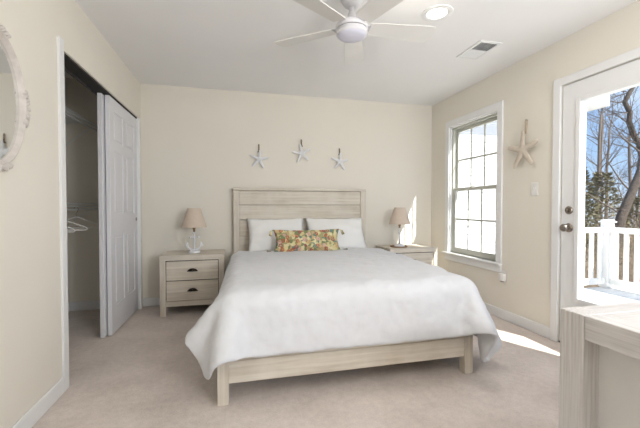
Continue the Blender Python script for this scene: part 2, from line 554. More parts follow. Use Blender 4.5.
# ------------------------------------------------------------------ bed-side window
cw = 0.068
w = MB()
x0 = XR - 0.018
w.box((x0, WY0 - cw, WZ0), (XR + .001, WY0, WZ1 + 0.075), 0.004)
w.box((x0, WY1, WZ0), (XR + .001, WY1 + cw, WZ1 + 0.075), 0.004)
w.box((x0 - 0.002, WY0, WZ1), (XR + .001, WY1, WZ1 + 0.075), 0.004)
w.box((XR, WY0, WZ1 - 0.012), (XR + WT, WY1, WZ1))
w.box((XR, WY0, WZ0), (XR + WT, WY0 + 0.012, WZ1)).box((XR, WY1 - 0.012, WZ0), (XR + WT, WY1, WZ1))
win = structure('window_1', w, M_TRIM, 'white double-hung window beside the bed')
MB().box((XR - 0.045, WY0 - cw - 0.006, WZ0 - 0.022), (XR + WT, WY1 + cw + 0.03, WZ0), 0.006).build('stool', M_TRIM, win)
MB().box((XR - 0.016, WY0 - cw, WZ0 - 0.095), (XR, WY1 + cw, WZ0 - 0.022), 0.004).build('apron', M_TRIM, win)
j = MB()
for yy in (WY0 + 0.012, WY1 - 0.034):
    j.box((XR + 0.025, yy, WZ0), (XR + 0.105, yy + 0.022, WZ1 - 0.012), 0.002)
j.box((XR + 0.025, WY0 + .012, WZ0), (XR + 0.105, WY1 - .012, WZ0 + 0.018)).box((XR + .025, WY0 + .012, WZ1 - .034), (XR + .105, WY1 - .012, WZ1 - .012))
j.build('window_frame', M_SASH, win)


def sash(name, x, z0, z1, top, bot):
    y0, y1 = WY0 + 0.032, WY1 - 0.032
    s = 0.036
    m = MB()
    m.box((x, y0, z0), (x + 0.03, y0 + s, z1), 0.003).box((x, y1 - s, z0), (x + 0.03, y1, z1), 0.003)
    m.box((x, y0 + s, z0), (x + 0.03, y1 - s, z0 + bot), 0.003).box((x, y0 + s, z1 - top), (x + 0.03, y1 - s, z1), 0.003)
    o = m.build(name, M_SASH, win)
    g = MB()
    W = y1 - y0 - 2 * s
    for k in (1, 2):
        yc = y0 + s + W * k / 3
        g.box((x + 0.012, yc - 0.011, z0 + bot), (x + 0.018, yc + 0.011, z1 - top))
    zc = (z0 + bot + z1 - top) / 2
    g.box((x + 0.0125, y0 + s, zc - 0.011), (x + 0.0175, y1 - s, zc + 0.011))
    g.build('muntin_grid', M_SASH, o)
    MB().box((x + 0.0135, y0 + s - .004, z0 + bot - .004), (x + 0.0165, y1 - s + .004, z1 - top + .004)).build('glass_pane', M_GLASS, o)
    return o


sash('upper_sash', XR + 0.068, 1.285, WZ1 - 0.03, 0.04, 0.036)
lo = sash('lower_sash', XR + 0.034, WZ0 + 0.016, 1.325, 0.036, 0.05)
MB().box((XR + 0.026, 3.30, 1.312), (XR + 0.040, 3.36, 1.332), 0.004).build('sash_lock', M_PLASTIC, lo)

# ------------------------------------------------------------------ glazed door
w = MB()
w.box((x0, DY1, 0), (XR + .001, DY1 + 0.062, DZ1 + 0.062), 0.004).box((x0, DY0 - 0.062, 0), (XR + .001, DY0, DZ1 + 0.062), 0.004)
w.box((x0, DY0, DZ1), (XR + .001, DY1, DZ1 + 0.062), 0.004)
w.box((XR + 0.052, DY1 - 0.022, 0), (XR + WT + 0.02, DY1, DZ1)).box((XR + 0.052, DY0, 0), (XR + WT + 0.02, DY0 + 0.022, DZ1))
w.box((XR + 0.052, DY0, DZ1 - 0.022), (XR + WT + 0.02, DY1, DZ1))
structure('trim_3', w, M_TRIM, 'white casing round the glazed door')
structure('trim_4', MB().box((XR + 0.0, DY0, 0.0), (XR + WT + 0.03, DY1, 0.014), 0.003), M_NICKEL, 'door threshold')
sy0, sy1, sz0, sz1 = DY0 + 0.004, DY1 - 0.008, 0.016, DZ1 - 0.006
gy0, gy1, gz0, gz1 = 1.455, 2.100, 0.385, 1.912
dx0, dx1 = XR + 0.004, XR + 0.048
w = MB()
w.box((dx0, sy0, sz0), (dx1, gy0, sz1)).box((dx0, gy1, sz0), (dx1, sy1, sz1))
w.box((dx0, gy0, sz0), (dx1, gy1, gz0)).box((dx0, gy0, gz1), (dx1, gy1, sz1))
door = structure('door_1', w, M_TRIM, 'white exterior door with one large glass light')
lip = MB()
for a, b in (((dx0 - .010, gy0 - .022, gz0 - .022), (dx1 + .010, gy0 + .012, gz1 + .022)), ((dx0 - .010, gy1 - .012, gz0 - .022), (dx1 + .010, gy1 + .022, gz1 + .022))):
    lip.box(a, b, 0.004)
for a, b in (((dx0 - .010, gy0 + .012, gz0 - .022), (dx1 + .010, gy1 - .012, gz0 + .012)), ((dx0 - .010, gy0 + .012, gz1 - .012), (dx1 + .010, gy1 - .012, gz1 + .022))):
    lip.box(a, b, 0.004)
lip.build('glazing_frame', M_TRIM, door)
MB().box((XR + .024, gy0, gz0), (XR + .028, gy1, gz1)).build('glass_pane', M_GLASS, door)
MX = Matrix.Rotation(-PI / 2, 4, 'Y')       # local +Z -> world -X
kn = MB().lathe([(0, 0), (0.034, 0), (0.036, 0.004), (0.030, 0.010), (0.013, 0.014), (0.012, 0.030), (0.020, 0.036), (0.029, 0.046), (0.030, 0.056), (0.022, 0.066), (0, 0.069)], 28,
                M=Matrix.Translation((dx0, 2.172, 0.935)) @ MX)
kn.build('door_knob', M_NICKEL, door, smooth=50)
MB().lathe([(0, 0), (0.031, 0), (0.032, 0.005), (0.027, 0.011), (0, 0.012)], 28, M=Matrix.Translation((dx0, 2.172, 1.073)) @ MX) \
    .box((dx0 - 0.026, 2.168, 1.055), (dx0 - 0.010, 2.176, 1.091), 0.002).build('deadbolt', M_NICKEL, door, smooth=40)

# ------------------------------------------------------------------ outside: house eave, wing, deck, ground
structure('roof_eave', MB().box((XR + WT, -2.2, 2.44), (XR + WT + 0.15, YB + .0, 2.62)).box((CX - .4, -2.2, H + .12), (XR + WT, YB + .6, H + .2)), M_TRIM, 'white eave above the window wall')
SY = 4.10
w = MB()
zz = -1.0
k = 0
while zz < 2.40:
    b = w.bm
    # each lap leans out at the bottom
    v = [b.verts.new(p) for p in ((XR + WT, SY - 0.016, zz), (5.0, SY - 0.016, zz), (5.0, SY - 0.002, zz + 0.115), (XR + WT, SY - 0.002, zz + 0.115),
                                  (XR + WT, SY + 0.01, zz), (5.0, SY + 0.01, zz), (5.0, SY + 0.01, zz + 0.115), (XR + WT, SY + 0.01, zz + 0.115))]
    for f in ((0, 1, 2, 3), (1, 5, 6, 2), (4, 0, 3, 7), (0, 4, 5, 1), (3, 2, 6, 7), (5, 4, 7, 6)):
        b.faces.new([v[i] for i in f])
    zz += 0.115
w.box((XR + WT, SY + 0.01, -1.0), (4.98, 8.0, 2.5)).box((4.93, SY - 0.03, -1.0), (5.03, SY + 0.06, 2.5))
structure('wall_outside', w, M_SIDING, 'white lap-sided house wing beyond the deck')
w = MB().box((XR + WT + 0.16, SY - 0.34, 2.50), (5.05, 8.2, 2.56)).box((XR + WT + 0.16, SY - 0.36, 2.50), (5.05, SY - 0.34, 2.72))
structure('roof_wing', w, M_TRIM, 'white soffit and fascia of the wing')
DZ = -0.12
w = MB()
yy = -1.2
while yy < SY - .02:
    w.box((XR + WT + .002, yy, DZ - 0.03), (5.72, min(yy + 0.136, SY - .02), DZ), 0.004, 1)
    yy += 0.14
structure('ground_deck', w, M_DECK, 'pale deck boards outside the door')
b_soil = MB()
N = 40
rng = random.Random(5)
grid = [[b_soil.bm.verts.new((2 + 46 * i / N, -18 + 56 * jx / N, -1.0 - 0.02 * (2 + 46 * i / N - 6) + rng.uniform(-.06, .06))) for jx in range(N + 1)] for i in range(N + 1)]
for i in range(N):
    for jx in range(N):
        b_soil.bm.faces.new((grid[i][jx], grid[i + 1][jx], grid[i + 1][jx + 1], grid[i][jx + 1]))
structure('ground_yard', b_soil, M_SOIL, 'leaf-littered yard below the deck')

# deck railing
PX, PY = 5.47, SY - 0.05
rail = empty('deck_railing', (PX, PY, DZ), 0, 'white vinyl deck railing with square balusters outside the glass door', 'railing')


def post(x, y):
    m = MB().box((x - .06, y - .06, 0), (x + .06, y + .06, 0.98), 0.004).box((x - .072, y - .072, 0), (x + .072, y + .072, 0.07), 0.006)
    p = m.build('post', M_VINYL, rail)
    MB().box((x - .08, y - .08, 0.98), (x + .08, y + .08, 1.0), 0.004).box((x - .066, y - .066, 1.0), (x + .066, y + .066, 1.025), 0.012).build('post_cap', M_VINYL, p)


post(0, 0); post(0, -1.9); post(0, -3.8)
def run(a, b, name=None):
    a, b = Vector(a), Vector(b)
    d = (b - a); L = d.length; d.normalize()
    n = Vector((-d.y, d.x, 0))
    M = Matrix(((d.x, n.x, 0, a.x), (d.y, n.y, 0, a.y), (0, 0, 1, 0), (0, 0, 0, 1)))
    MB().box((0, -.035, .83), (L, .035, .91), .008, M=M).build('top_rail', M_VINYL, rail)
    MB().box((0, -.025, .05), (L, .025, .14), .006, M=M).build('bottom_rail', M_VINYL, rail)
    c = int(L / 0.135)
    for k in range(c):
        s = (k + .5) * L / c
        MB().box((s - .022, -.022, .14), (s + .022, .022, .83), .003, M=M).build('baluster', M_VINYL, rail)


run((-.06, 0, 0), (-.55, 0, 0)); run((0, -.06, 0), (0, -1.84, 0)); run((0, -1.96, 0), (0, -3.74, 0))

# ------------------------------------------------------------------ trees
def branches(m, p, d, r, L, depth, rng, crook=0.35, up=0.15, kids=3):
    n = 4
    pts, rad = [p.copy()], [r]
    for i in range(n):
        d = (d + Vector((rng.uniform(-1, 1), rng.uniform(-1, 1), rng.uniform(-1, 1))) * crook * 0.5 + Vector((0, 0, up * .3))).normalized()
        p = p + d * (L / n)
        pts.append(p.copy()); rad.append(r * (1 - .55 * (i + 1) / n))
    m.tube(pts, rad, n=7 if r > .05 else (5 if r > .012 else 3), cap=False)
    if depth <= 0: return
    for k in range(kids):
        i = rng.randint(1, n)
        q, rr = pts[i], rad[i]
        ax = Vector((rng.uniform(-1, 1), rng.uniform(-1, 1), rng.uniform(-.5, 1))).normalized()
        nd = (d * .75 + ax * .85).normalized()
        branches(m, q, nd, rr * rng.uniform(.5, .75), L * rng.uniform(.55, .8), depth - 1, rng, crook, up, kids)
    branches(m, pts[-1], d, rad[-1], L * .75, depth - 1, rng, crook, up, kids)


def bare_tree(name, base, h, r, seed, label, depth=4, lean=(0, 0, 1), group=None):
    t = empty(name, base, 0, label, 'tree', group)
    rg = random.Random(seed)
    d = Vector(lean).normalized()
    pts, rad = [Vector((0, 0, -.1))], [r * 1.25]
    p = Vector((0, 0, 0))
    for i in range(6):
        p = p + (d + Vector((rg.uniform(-.08, .08), rg.uniform(-.08, .08), 0))) * h / 6
        pts.append(p.copy()); rad.append(r * (1 - .5 * (i + 1) / 6))
    MB().tube(pts, rad, 10).build('trunk', M_BARK, t, 0)
    m = MB()
    for i in range(2, 7):
        for k in range(2):
            a = rg.uniform(0, 2 * PI)
            branches(m, pts[i], Vector((math.cos(a), math.sin(a), rg.uniform(.5, 1.3))).normalized(), rad[i] * .4, h * .17, depth, rg, kids=2)
    branches(m, pts[-1], d, rad[-1] * .8, h * .2, depth - 1, rg)
    m.build('branches', M_BARK, t, 0)
    return t


big = empty('old_tree', (8.25, 6.20, -1.05), 0, 'large crooked bare tree with a thick leaning trunk just past the deck railing', 'tree')
B0 = Vector((8.25, 6.20, -1.05))
tr = [Vector(q) - B0 for q in ((8.2, 6.2, -1.15), (8.45, 6.16, 0), (8.69, 6.12, .9), (8.92, 6.08, 1.43), (9.15, 6.05, 1.95), (9.42, 6.2, 2.35))]
MB().tube(tr, [.14, .12, .10, .09, .08, .07], 12).build('trunk', M_OLDBARK, big, 0)
st = [Vector(q) - B0 for q in ((9.40, 6.19, 2.33), (9.62, 6.40, 2.62), (9.54, 6.47, 2.83), (9.42, 6.51, 3.18), (9.44, 6.51, 3.42), (9.31, 6.54, 3.67), (9.43, 6.52, 3.91), (9.59, 6.49, 4.15), (9.55, 6.6, 4.9))]
MB().tube(st, [.08, .07, .065, .062, .06, .055, .05, .042, .03], 10).build('main_limb', M_OLDBARK, big, 0)
rg = random.Random(11)
m = MB()
for i in range(1, 9):
    for k in range(2):
        a = rg.uniform(0, 2 * PI)
        branches(m, st[i], Vector((math.cos(a), math.sin(a), rg.uniform(-.1, .8))).normalized(), .014, rg.uniform(.4, .75), 3, rg, .6)
for q, dd, r in ((3, (-.5, .3, .8), .022), (4, (.5, -.3, 1), .05), (2, (-.4, .5, .6), .018)):
    branches(m, tr[q], Vector(dd).normalized(), r, 1.0, 3, rg, .5)
m.build('branches', M_BARK, big, 0)

bare_tree('bare_tree', (12.2, 9.4, -1.1), 5.4, 0.07, 2, 'slim straight bare tree rising above the evergreen bushes', 4)
for i, (x, y, hh, r, sd, lb) in enumerate(((16.4, 12.4, 6.0, .08, 3, 'bare tree seen behind the slim straight one'),
                                           (24.5, 18.3, 7.5, .11, 4, 'tall bare tree farthest off between the others'),
                                           (20.5, 14.2, 6.5, .10, 7, 'bare tree far behind the large crooked trunk'),
                                           (15.4, 10.2, 4.4, .06, 9, 'thin bare tree standing between the slim tree and the crooked trunk'))):
    bare_tree('bare_tree', (x, y, -1.2), hh, r, sd, lb, 4, group='bare winter trees in the yard')


def evergreen(base, w, h, seed, label):
    t = empty('evergreen_bush', base, 0, label, 'bush', 'evergreen bushes past the railing')
    rg = random.Random(seed)
    MB().tube([(0, 0, -.1), (0.03, 0, h * .4), (0, 0.02, h * .85)], [.06, .045, .015], 8).build('stem', M_BARK, t, 0)
    m = MB(); b = m.bm
    for k in range(2600):
        z = rg.random() ** .8
        rr = w * .5 * (1 - z ** 1.6 * .75) * (0.55 + .45 * rg.random()) * (1 + .25 * math.sin(9 * z + seed))
        a = rg.uniform(0, 2 * PI)
        c = Vector((rr * math.cos(a), rr * math.sin(a), .1 + z * h))
        d = Vector((math.cos(a), math.sin(a), rg.uniform(-.3, .9))).normalized()
        s = d.cross(Vector((rg.uniform(-1, 1), rg.uniform(-1, 1), 1))).normalized()
        l, wd = rg.uniform(.07, .16), rg.uniform(.012, .03)
        b.faces.new([b.verts.new(c - s * wd), b.verts.new(c + d * l * .5 + s * wd * 1.2), b.verts.new(c + d * l), b.verts.new(c + d * l * .5 - s * wd * 1.2)][::1])
    m.build('foliage', M_EVERG, t)


for i, (x, y, w_, hh, lb) in enumerate(((8.9, 7.45, 1.4, 3.15, 'olive evergreen bush nearest the end of the house wing'),
                                        (10.7, 8.1, 1.5, 3.1, 'olive evergreen bush beside the slim bare tree'),
                                        (12.4, 8.2, 1.5, 2.4, 'low olive evergreen bush behind the crooked tree'),
                                        (13.2, 11.2, 2.2, 3.4, 'tall olive evergreen bush behind the other two'))):
    evergreen((x, y, -1.1), w_, hh, 20 + i, lb)


def brush(base, w, h, seed, label):
    t = empty('bare_shrub', base, 0, label, 'shrub', 'leafless shrubs past the railing')
    rg = random.Random(seed)
    m = MB()
    for k in range(16):
        a = rg.uniform(0, 2 * PI)
        d = Vector((math.cos(a) * w * .4, math.sin(a) * w * .4, h * .8)).normalized()
        branches(m, Vector((rg.uniform(-.15, .15), rg.uniform(-.15, .15), -.05)), d, .012, h * .42, 3, rg, .5, .1, 3)
    m.build('twigs', M_TWIG, t)


for i, (x, y, w_, hh, lb) in enumerate(((6.55, 4.95, .8, 1.7, 'low pale tangled shrub close behind the corner post'),
                                        (7.6, 5.2, .8, 1.9, 'pale tangled shrub at the foot of the crooked tree'),
                                        (10.3, 6.9, 1.0, 2.5, 'pale tangled shrub just behind the crooked trunk'),
                                        (13.6, 9.2, 1.2, 2.9, 'pale tangled shrub beyond the low evergreen bush'),
                                        (16.4, 10.9, 1.3, 3.2, 'pale tangled shrub beyond the thin bare tree'),
                                        (18.8, 13.9, 1.6, 3.8, 'tall pale tangled shrub farthest from the railing'))):
    brush((x, y, -1.1), w_, hh, 40 + i, lb)

# relaxed cloth grid of the duvet: 45 rows from the foot to the head, 51 points across, x y z in millimetres
DUVET = [
    -150, 1938, 163, -133, 1905, 174, -124, 1878, 198, -117, 1848, 234, -110, 1818, 270, -83, 1796, 300, -40, 1798, 311, -6, 1829, 301, 17, 1868, 287, 48, 1902, 277, 90, 1921, 271, 137, 1926, 270,
    185, 1928, 270, 232, 1928, 270, 279, 1929, 270, 327, 1929, 270, 374, 1929, 270, 422, 1929, 270, 469, 1929, 270, 516, 1929, 270, 564, 1929, 271, 611, 1929, 271, 659, 1929, 271, 706, 1929, 271,
    753, 1929, 271, 801, 1929, 271, 848, 1929, 271, 896, 1929, 271, 943, 1929, 271, 990, 1929, 271, 1038, 1929, 271, 1085, 1929, 271, 1132, 1929, 271, 1180, 1928, 271, 1227, 1928, 271, 1275, 1926, 271,
    1322, 1924, 271, 1368, 1916, 273, 1409, 1895, 280, 1433, 1857, 295, 1448, 1816, 315, 1471, 1779, 330, 1512, 1760, 328, 1540, 1776, 295, 1539, 1800, 255, 1529, 1823, 215, 1520, 1847, 175, 1519, 1872, 135,
    1529, 1894, 95, 1559, 1900, 80, 1591, 1918, 86,
    -165, 1973, 172, -143, 1943, 198, -128, 1915, 230, -120, 1885, 265, -113, 1855, 301, -91, 1829, 333, -50, 1822, 351, -12, 1848, 345, 13, 1886, 332, 46, 1918, 322, 90, 1932, 318, 137, 1933, 318,
    185, 1933, 318, 232, 1933, 318, 279, 1934, 318, 327, 1934, 318, 374, 1934, 318, 422, 1934, 318, 469, 1934, 318, 516, 1934, 318, 564, 1934, 318, 611, 1934, 318, 659, 1934, 318, 706, 1934, 318,
    753, 1934, 318, 801, 1934, 318, 848, 1934, 319, 896, 1934, 319, 943, 1934, 319, 990, 1934, 319, 1038, 1934, 319, 1085, 1934, 318, 1132, 1934, 318, 1180, 1934, 318, 1227, 1933, 318, 1275, 1933, 318,
    1322, 1933, 318, 1369, 1930, 319, 1413, 1915, 324, 1440, 1879, 338, 1456, 1839, 356, 1484, 1804, 369, 1525, 1795, 358, 1542, 1817, 320, 1536, 1840, 280, 1526, 1864, 240, 1523, 1889, 200, 1531, 1911, 160,
    1548, 1930, 120, 1576, 1940, 87, 1615, 1940, 67,
    -179, 2000, 196, -152, 1977, 227, -133, 1951, 261, -124, 1921, 297, -114, 1891, 333, -96, 1864, 366, -60, 1848, 390, -19, 1868, 388, 9, 1904, 376, 45, 1933, 368, 90, 1944, 365, 137, 1943, 365,
    185, 1941, 365, 232, 1941, 365, 279, 1941, 366, 327, 1941, 366, 374, 1941, 366, 422, 1941, 366, 469, 1941, 366, 516, 1941, 366, 564, 1941, 366, 611, 1941, 366, 658, 1941, 366, 706, 1941, 366,
    753, 1941, 366, 801, 1941, 366, 848, 1941, 366, 896, 1941, 366, 943, 1941, 366, 990, 1940, 366, 1038, 1940, 366, 1085, 1940, 366, 1132, 1940, 366, 1180, 1941, 366, 1227, 1941, 366, 1275, 1941, 366,
    1322, 1943, 365, 1369, 1943, 365, 1415, 1933, 368, 1446, 1901, 380, 1464, 1861, 398, 1497, 1831, 406, 1535, 1833, 385, 1540, 1857, 346, 1530, 1881, 306, 1525, 1905, 265, 1532, 1928, 225, 1551, 1946, 186,
    1576, 1958, 147, 1604, 1965, 110, 1634, 1967, 73,
    -201, 2021, 232, -168, 2006, 262, -140, 1986, 293, -126, 1957, 328, -112, 1928, 363, -97, 1900, 398, -69, 1878, 427, -26, 1888, 431, 5, 1921, 421, 44, 1947, 414, 90, 1954, 412, 137, 1952, 412,
    185, 1950, 413, 232, 1949, 413, 279, 1949, 413, 327, 1949, 413, 374, 1949, 413, 421, 1949, 413, 469, 1949, 413, 516, 1948, 413, 564, 1948, 413, 611, 1948, 413, 658, 1948, 413, 706, 1948, 413,
    753, 1948, 414, 801, 1948, 414, 848, 1948, 414, 896, 1948, 414, 943, 1948, 414, 990, 1948, 414, 1038, 1948, 414, 1085, 1948, 414, 1133, 1948, 414, 1180, 1948, 414, 1227, 1948, 413, 1275, 1949, 413,
    1322, 1952, 413, 1369, 1954, 412, 1416, 1949, 413, 1452, 1922, 423, 1473, 1883, 440, 1510, 1861, 441, 1539, 1873, 411, 1533, 1897, 371, 1527, 1921, 331, 1535, 1943, 291, 1555, 1960, 252, 1582, 1967, 214,
    1611, 1969, 177, 1641, 1969, 140, 1671, 1968, 103,
    -229, 2028, 270, -193, 2021, 299, -157, 2012, 328, -127, 1993, 359, -106, 1966, 392, -94, 1937, 428, -76, 1910, 461, -34, 1910, 473, 1, 1939, 465, 43, 1958, 460, 90, 1961, 460, 137, 1958, 460,
    185, 1956, 460, 232, 1955, 461, 279, 1955, 461, 327, 1955, 461, 374, 1955, 461, 421, 1955, 461, 469, 1955, 461, 516, 1955, 461, 564, 1955, 461, 611, 1955, 461, 658, 1955, 461, 706, 1955, 461,
    753, 1955, 461, 801, 1955, 461, 848, 1954, 461, 896, 1954, 461, 943, 1954, 461, 990, 1954, 461, 1038, 1954, 461, 1085, 1954, 461, 1133, 1954, 461, 1180, 1954, 461, 1227, 1954, 461, 1275, 1955, 461,
    1322, 1958, 460, 1369, 1961, 460, 1416, 1961, 460, 1458, 1943, 465, 1483, 1906, 481, 1522, 1894, 473, 1536, 1914, 437, 1528, 1937, 396, 1536, 1960, 357, 1561, 1971, 318, 1590, 1974, 281, 1619, 1971, 244,
    1648, 1967, 207, 1678, 1964, 170, 1708, 1962, 133,
    -259, 2024, 307, -223, 2019, 336, -186, 2015, 366, -150, 2010, 396, -116, 1997, 425, -92, 1974, 458, -78, 1947, 493, -42, 1935, 514, -3, 1956, 510, 43, 1964, 508, 90, 1964, 508, 137, 1963, 508,
    184, 1962, 508, 232, 1962, 508, 279, 1962, 508, 326, 1962, 508, 374, 1962, 509, 421, 1962, 509, 469, 1962, 509, 516, 1961, 509, 563, 1961, 509, 611, 1961, 509, 658, 1961, 509, 706, 1961, 509,
    753, 1961, 509, 801, 1961, 509, 848, 1961, 509, 896, 1960, 509, 943, 1960, 509, 990, 1960, 509, 1038, 1960, 509, 1085, 1960, 509, 1133, 1960, 509, 1180, 1960, 509, 1228, 1961, 509, 1275, 1961, 509,
    1322, 1962, 508, 1369, 1964, 508, 1416, 1965, 508, 1462, 1959, 509, 1494, 1931, 521, 1529, 1931, 502, 1529, 1954, 462, 1541, 1971, 423, 1568, 1978, 385, 1598, 1977, 348, 1627, 1974, 311, 1656, 1971, 274,
    1685, 1971, 237, 1714, 1973, 199, 1742, 1976, 161,
    -285, 2039, 342, -250, 2028, 373, -215, 2018, 403, -179, 2011, 433, -143, 2006, 463, -107, 2000, 492, -78, 1982, 524, -49, 1965, 550, -3, 1969, 556, 43, 1972, 555, 90, 1972, 555, 137, 1972, 555,
    184, 1972, 555, 231, 1972, 555, 279, 1972, 556, 326, 1972, 556, 374, 1972, 556, 421, 1972, 556, 469, 1972, 556, 516, 1972, 556, 563, 1972, 556, 611, 1972, 556, 658, 1972, 556, 706, 1972, 556,
    753, 1972, 556, 801, 1972, 556, 848, 1972, 556, 896, 1972, 556, 943, 1972, 556, 990, 1972, 556, 1038, 1972, 556, 1085, 1972, 556, 1133, 1972, 556, 1180, 1972, 556, 1228, 1972, 556, 1275, 1972, 556,
    1323, 1971, 556, 1370, 1972, 556, 1416, 1972, 555, 1463, 1970, 555, 1507, 1960, 558, 1532, 1970, 528, 1545, 1986, 489, 1575, 1985, 452, 1607, 1981, 417, 1634, 1985, 378, 1661, 1988, 339, 1687, 1994, 300,
    1711, 2001, 259, 1733, 2009, 218, 1754, 2017, 177,
    -276, 2081, 352, -249, 2068, 389, -221, 2055, 425, -192, 2041, 460, -162, 2029, 494, -129, 2017, 526, -94, 2009, 557, -55, 2001, 583, -7, 2001, 591, 41, 2002, 591, 89, 2003, 591, 136, 2003, 591,
    184, 2003, 591, 231, 2003, 591, 279, 2003, 591, 326, 2003, 591, 374, 2003, 591, 421, 2003, 591, 468, 2003, 591, 516, 2003, 591, 563, 2003, 591, 611, 2003, 591, 658, 2003, 591, 706, 2003, 591,
    753, 2003, 591, 801, 2003, 591, 848, 2003, 591, 896, 2003, 591, 943, 2003, 591, 991, 2003, 591, 1038, 2003, 591, 1085, 2003, 591, 1133, 2003, 591, 1180, 2003, 591, 1228, 2003, 591, 1276, 2003, 591,
    1323, 2003, 591, 1371, 2003, 591, 1418, 2003, 591, 1466, 2001, 592, 1515, 2000, 586, 1547, 2007, 552, 1574, 2011, 514, 1601, 2013, 475, 1627, 2017, 436, 1647, 2024, 393, 1666, 2031, 350, 1684, 2039, 307,
    1702, 2046, 264, 1719, 2053, 220, 1735, 2060, 176,
    -240, 2107, 336, -216, 2097, 375, -191, 2087, 414, -165, 2076, 453, -140, 2064, 491, -116, 2055, 530, -96, 2052, 572, -55, 2048, 597, -8, 2047, 606, 40, 2048, 605, 88, 2048, 604, 136, 2048, 604,
    183, 2049, 604, 231, 2049, 604, 278, 2049, 604, 326, 2049, 604, 373, 2049, 604, 421, 2049, 604, 468, 2049, 604, 516, 2049, 605, 563, 2049, 604, 611, 2049, 605, 658, 2049, 605, 706, 2049, 605,
    753, 2049, 605, 801, 2049, 605, 848, 2049, 605, 896, 2049, 605, 943, 2049, 605, 991, 2049, 605, 1038, 2049, 605, 1086, 2049, 605, 1133, 2049, 605, 1181, 2049, 605, 1228, 2049, 605, 1276, 2049, 605,
    1323, 2048, 605, 1371, 2048, 605, 1419, 2048, 604, 1468, 2048, 605, 1517, 2049, 599, 1553, 2051, 566, 1578, 2055, 524, 1600, 2059, 482, 1618, 2063, 438, 1630, 2068, 393, 1644, 2073, 348, 1659, 2079, 304,
    1675, 2086, 259, 1691, 2092, 215, 1706, 2098, 171,
    -201, 2126, 316, -177, 2118, 356, -153, 2110, 396, -131, 2103, 437, -111, 2099, 479, -104, 2099, 526, -92, 2099, 571, -54, 2097, 598, -7, 2096, 606, 40, 2096, 605, 88, 2096, 605, 136, 2097, 604,
    183, 2097, 604, 231, 2097, 604, 278, 2097, 604, 326, 2097, 604, 373, 2097, 604, 421, 2097, 604, 468, 2097, 605, 516, 2097, 605, 563, 2097, 605, 611, 2097, 605, 658, 2097, 605, 706, 2097, 605,
    753, 2097, 605, 801, 2097, 605, 848, 2097, 605, 896, 2097, 605, 943, 2097, 605, 991, 2097, 605, 1038, 2097, 605, 1086, 2097, 605, 1133, 2097, 604, 1181, 2097, 604, 1228, 2097, 604, 1276, 2097, 604,
    1324, 2097, 604, 1371, 2096, 604, 1419, 2096, 604, 1467, 2096, 605, 1515, 2097, 599, 1551, 2100, 568, 1572, 2103, 525, 1592, 2107, 483, 1613, 2110, 440, 1621, 2114, 394, 1626, 2117, 347, 1637, 2122, 301,
    1650, 2127, 256, 1665, 2132, 211, 1679, 2137, 166,
    -166, 2154, 300, -145, 2150, 342, -126, 2147, 386, -113, 2146, 431, -106, 2146, 478, -105, 2147, 525, -90, 2146, 570, -53, 2145, 598, -7, 2145, 606, 41, 2145, 604, 88, 2145, 603, 136, 2145, 603,
    183, 2145, 603, 231, 2145, 603, 278, 2145, 603, 326, 2145, 603, 373, 2145, 603, 421, 2145, 604, 468, 2145, 604, 516, 2145, 605, 563, 2145, 605, 611, 2145, 605, 658, 2145, 605, 706, 2145, 605,
    753, 2145, 605, 801, 2145, 605, 848, 2145, 604, 896, 2145, 604, 943, 2145, 604, 991, 2145, 604, 1038, 2145, 603, 1086, 2145, 603, 1133, 2145, 603, 1181, 2145, 603, 1228, 2145, 603, 1276, 2145, 603,
    1323, 2145, 603, 1371, 2145, 603, 1418, 2144, 603, 1466, 2145, 604, 1513, 2145, 600, 1549, 2147, 570, 1571, 2151, 528, 1590, 2154, 485, 1612, 2158, 443, 1621, 2161, 397, 1622, 2165, 350, 1627, 2168, 303,
    1636, 2172, 256, 1647, 2177, 211, 1660, 2181, 165,
    -143, 2195, 293, -128, 2194, 338, -116, 2194, 383, -110, 2194, 430, -107, 2194, 478, -105, 2194, 525, -90, 2194, 570, -53, 2193, 598, -6, 2193, 605, 41, 2193, 604, 88, 2193, 603, 136, 2193, 603,
    183, 2193, 603, 231, 2193, 603, 278, 2193, 603, 326, 2193, 603, 373, 2193, 604, 421, 2193, 604, 468, 2193, 604, 516, 2193, 604, 563, 2193, 604, 611, 2193, 604, 658, 2193, 604, 706, 2193, 604,
    753, 2193, 604, 801, 2193, 603, 848, 2193, 603, 895, 2193, 603, 943, 2193, 603, 990, 2193, 603, 1038, 2193, 603, 1085, 2193, 603, 1133, 2193, 603, 1180, 2193, 603, 1228, 2193, 603, 1275, 2193, 603,
    1323, 2193, 603, 1370, 2193, 603, 1418, 2193, 603, 1465, 2193, 604, 1512, 2194, 600, 1550, 2195, 573, 1574, 2198, 533, 1591, 2202, 489, 1611, 2206, 446, 1621, 2209, 400, 1622, 2213, 353, 1624, 2216, 306,
    1629, 2220, 259, 1638, 2224, 213, 1649, 2228, 167,
    -134, 2242, 290, -124, 2242, 337, -116, 2242, 383, -111, 2242, 430, -109, 2242, 478, -105, 2242, 525, -90, 2242, 570, -53, 2242, 598, -6, 2241, 605, 41, 2241, 604, 89, 2241, 603, 136, 2241, 603,
    183, 2241, 603, 231, 2241, 603, 278, 2241, 604, 326, 2241, 604, 373, 2241, 604, 421, 2241, 604, 468, 2241, 604, 516, 2241, 604, 563, 2241, 604, 611, 2241, 603, 658, 2241, 603, 706, 2241, 603,
    753, 2241, 603, 800, 2241, 603, 848, 2241, 603, 895, 2241, 603, 943, 2241, 603, 990, 2241, 603, 1038, 2241, 603, 1085, 2241, 603, 1133, 2241, 603, 1180, 2241, 603, 1228, 2241, 603, 1275, 2241, 603,
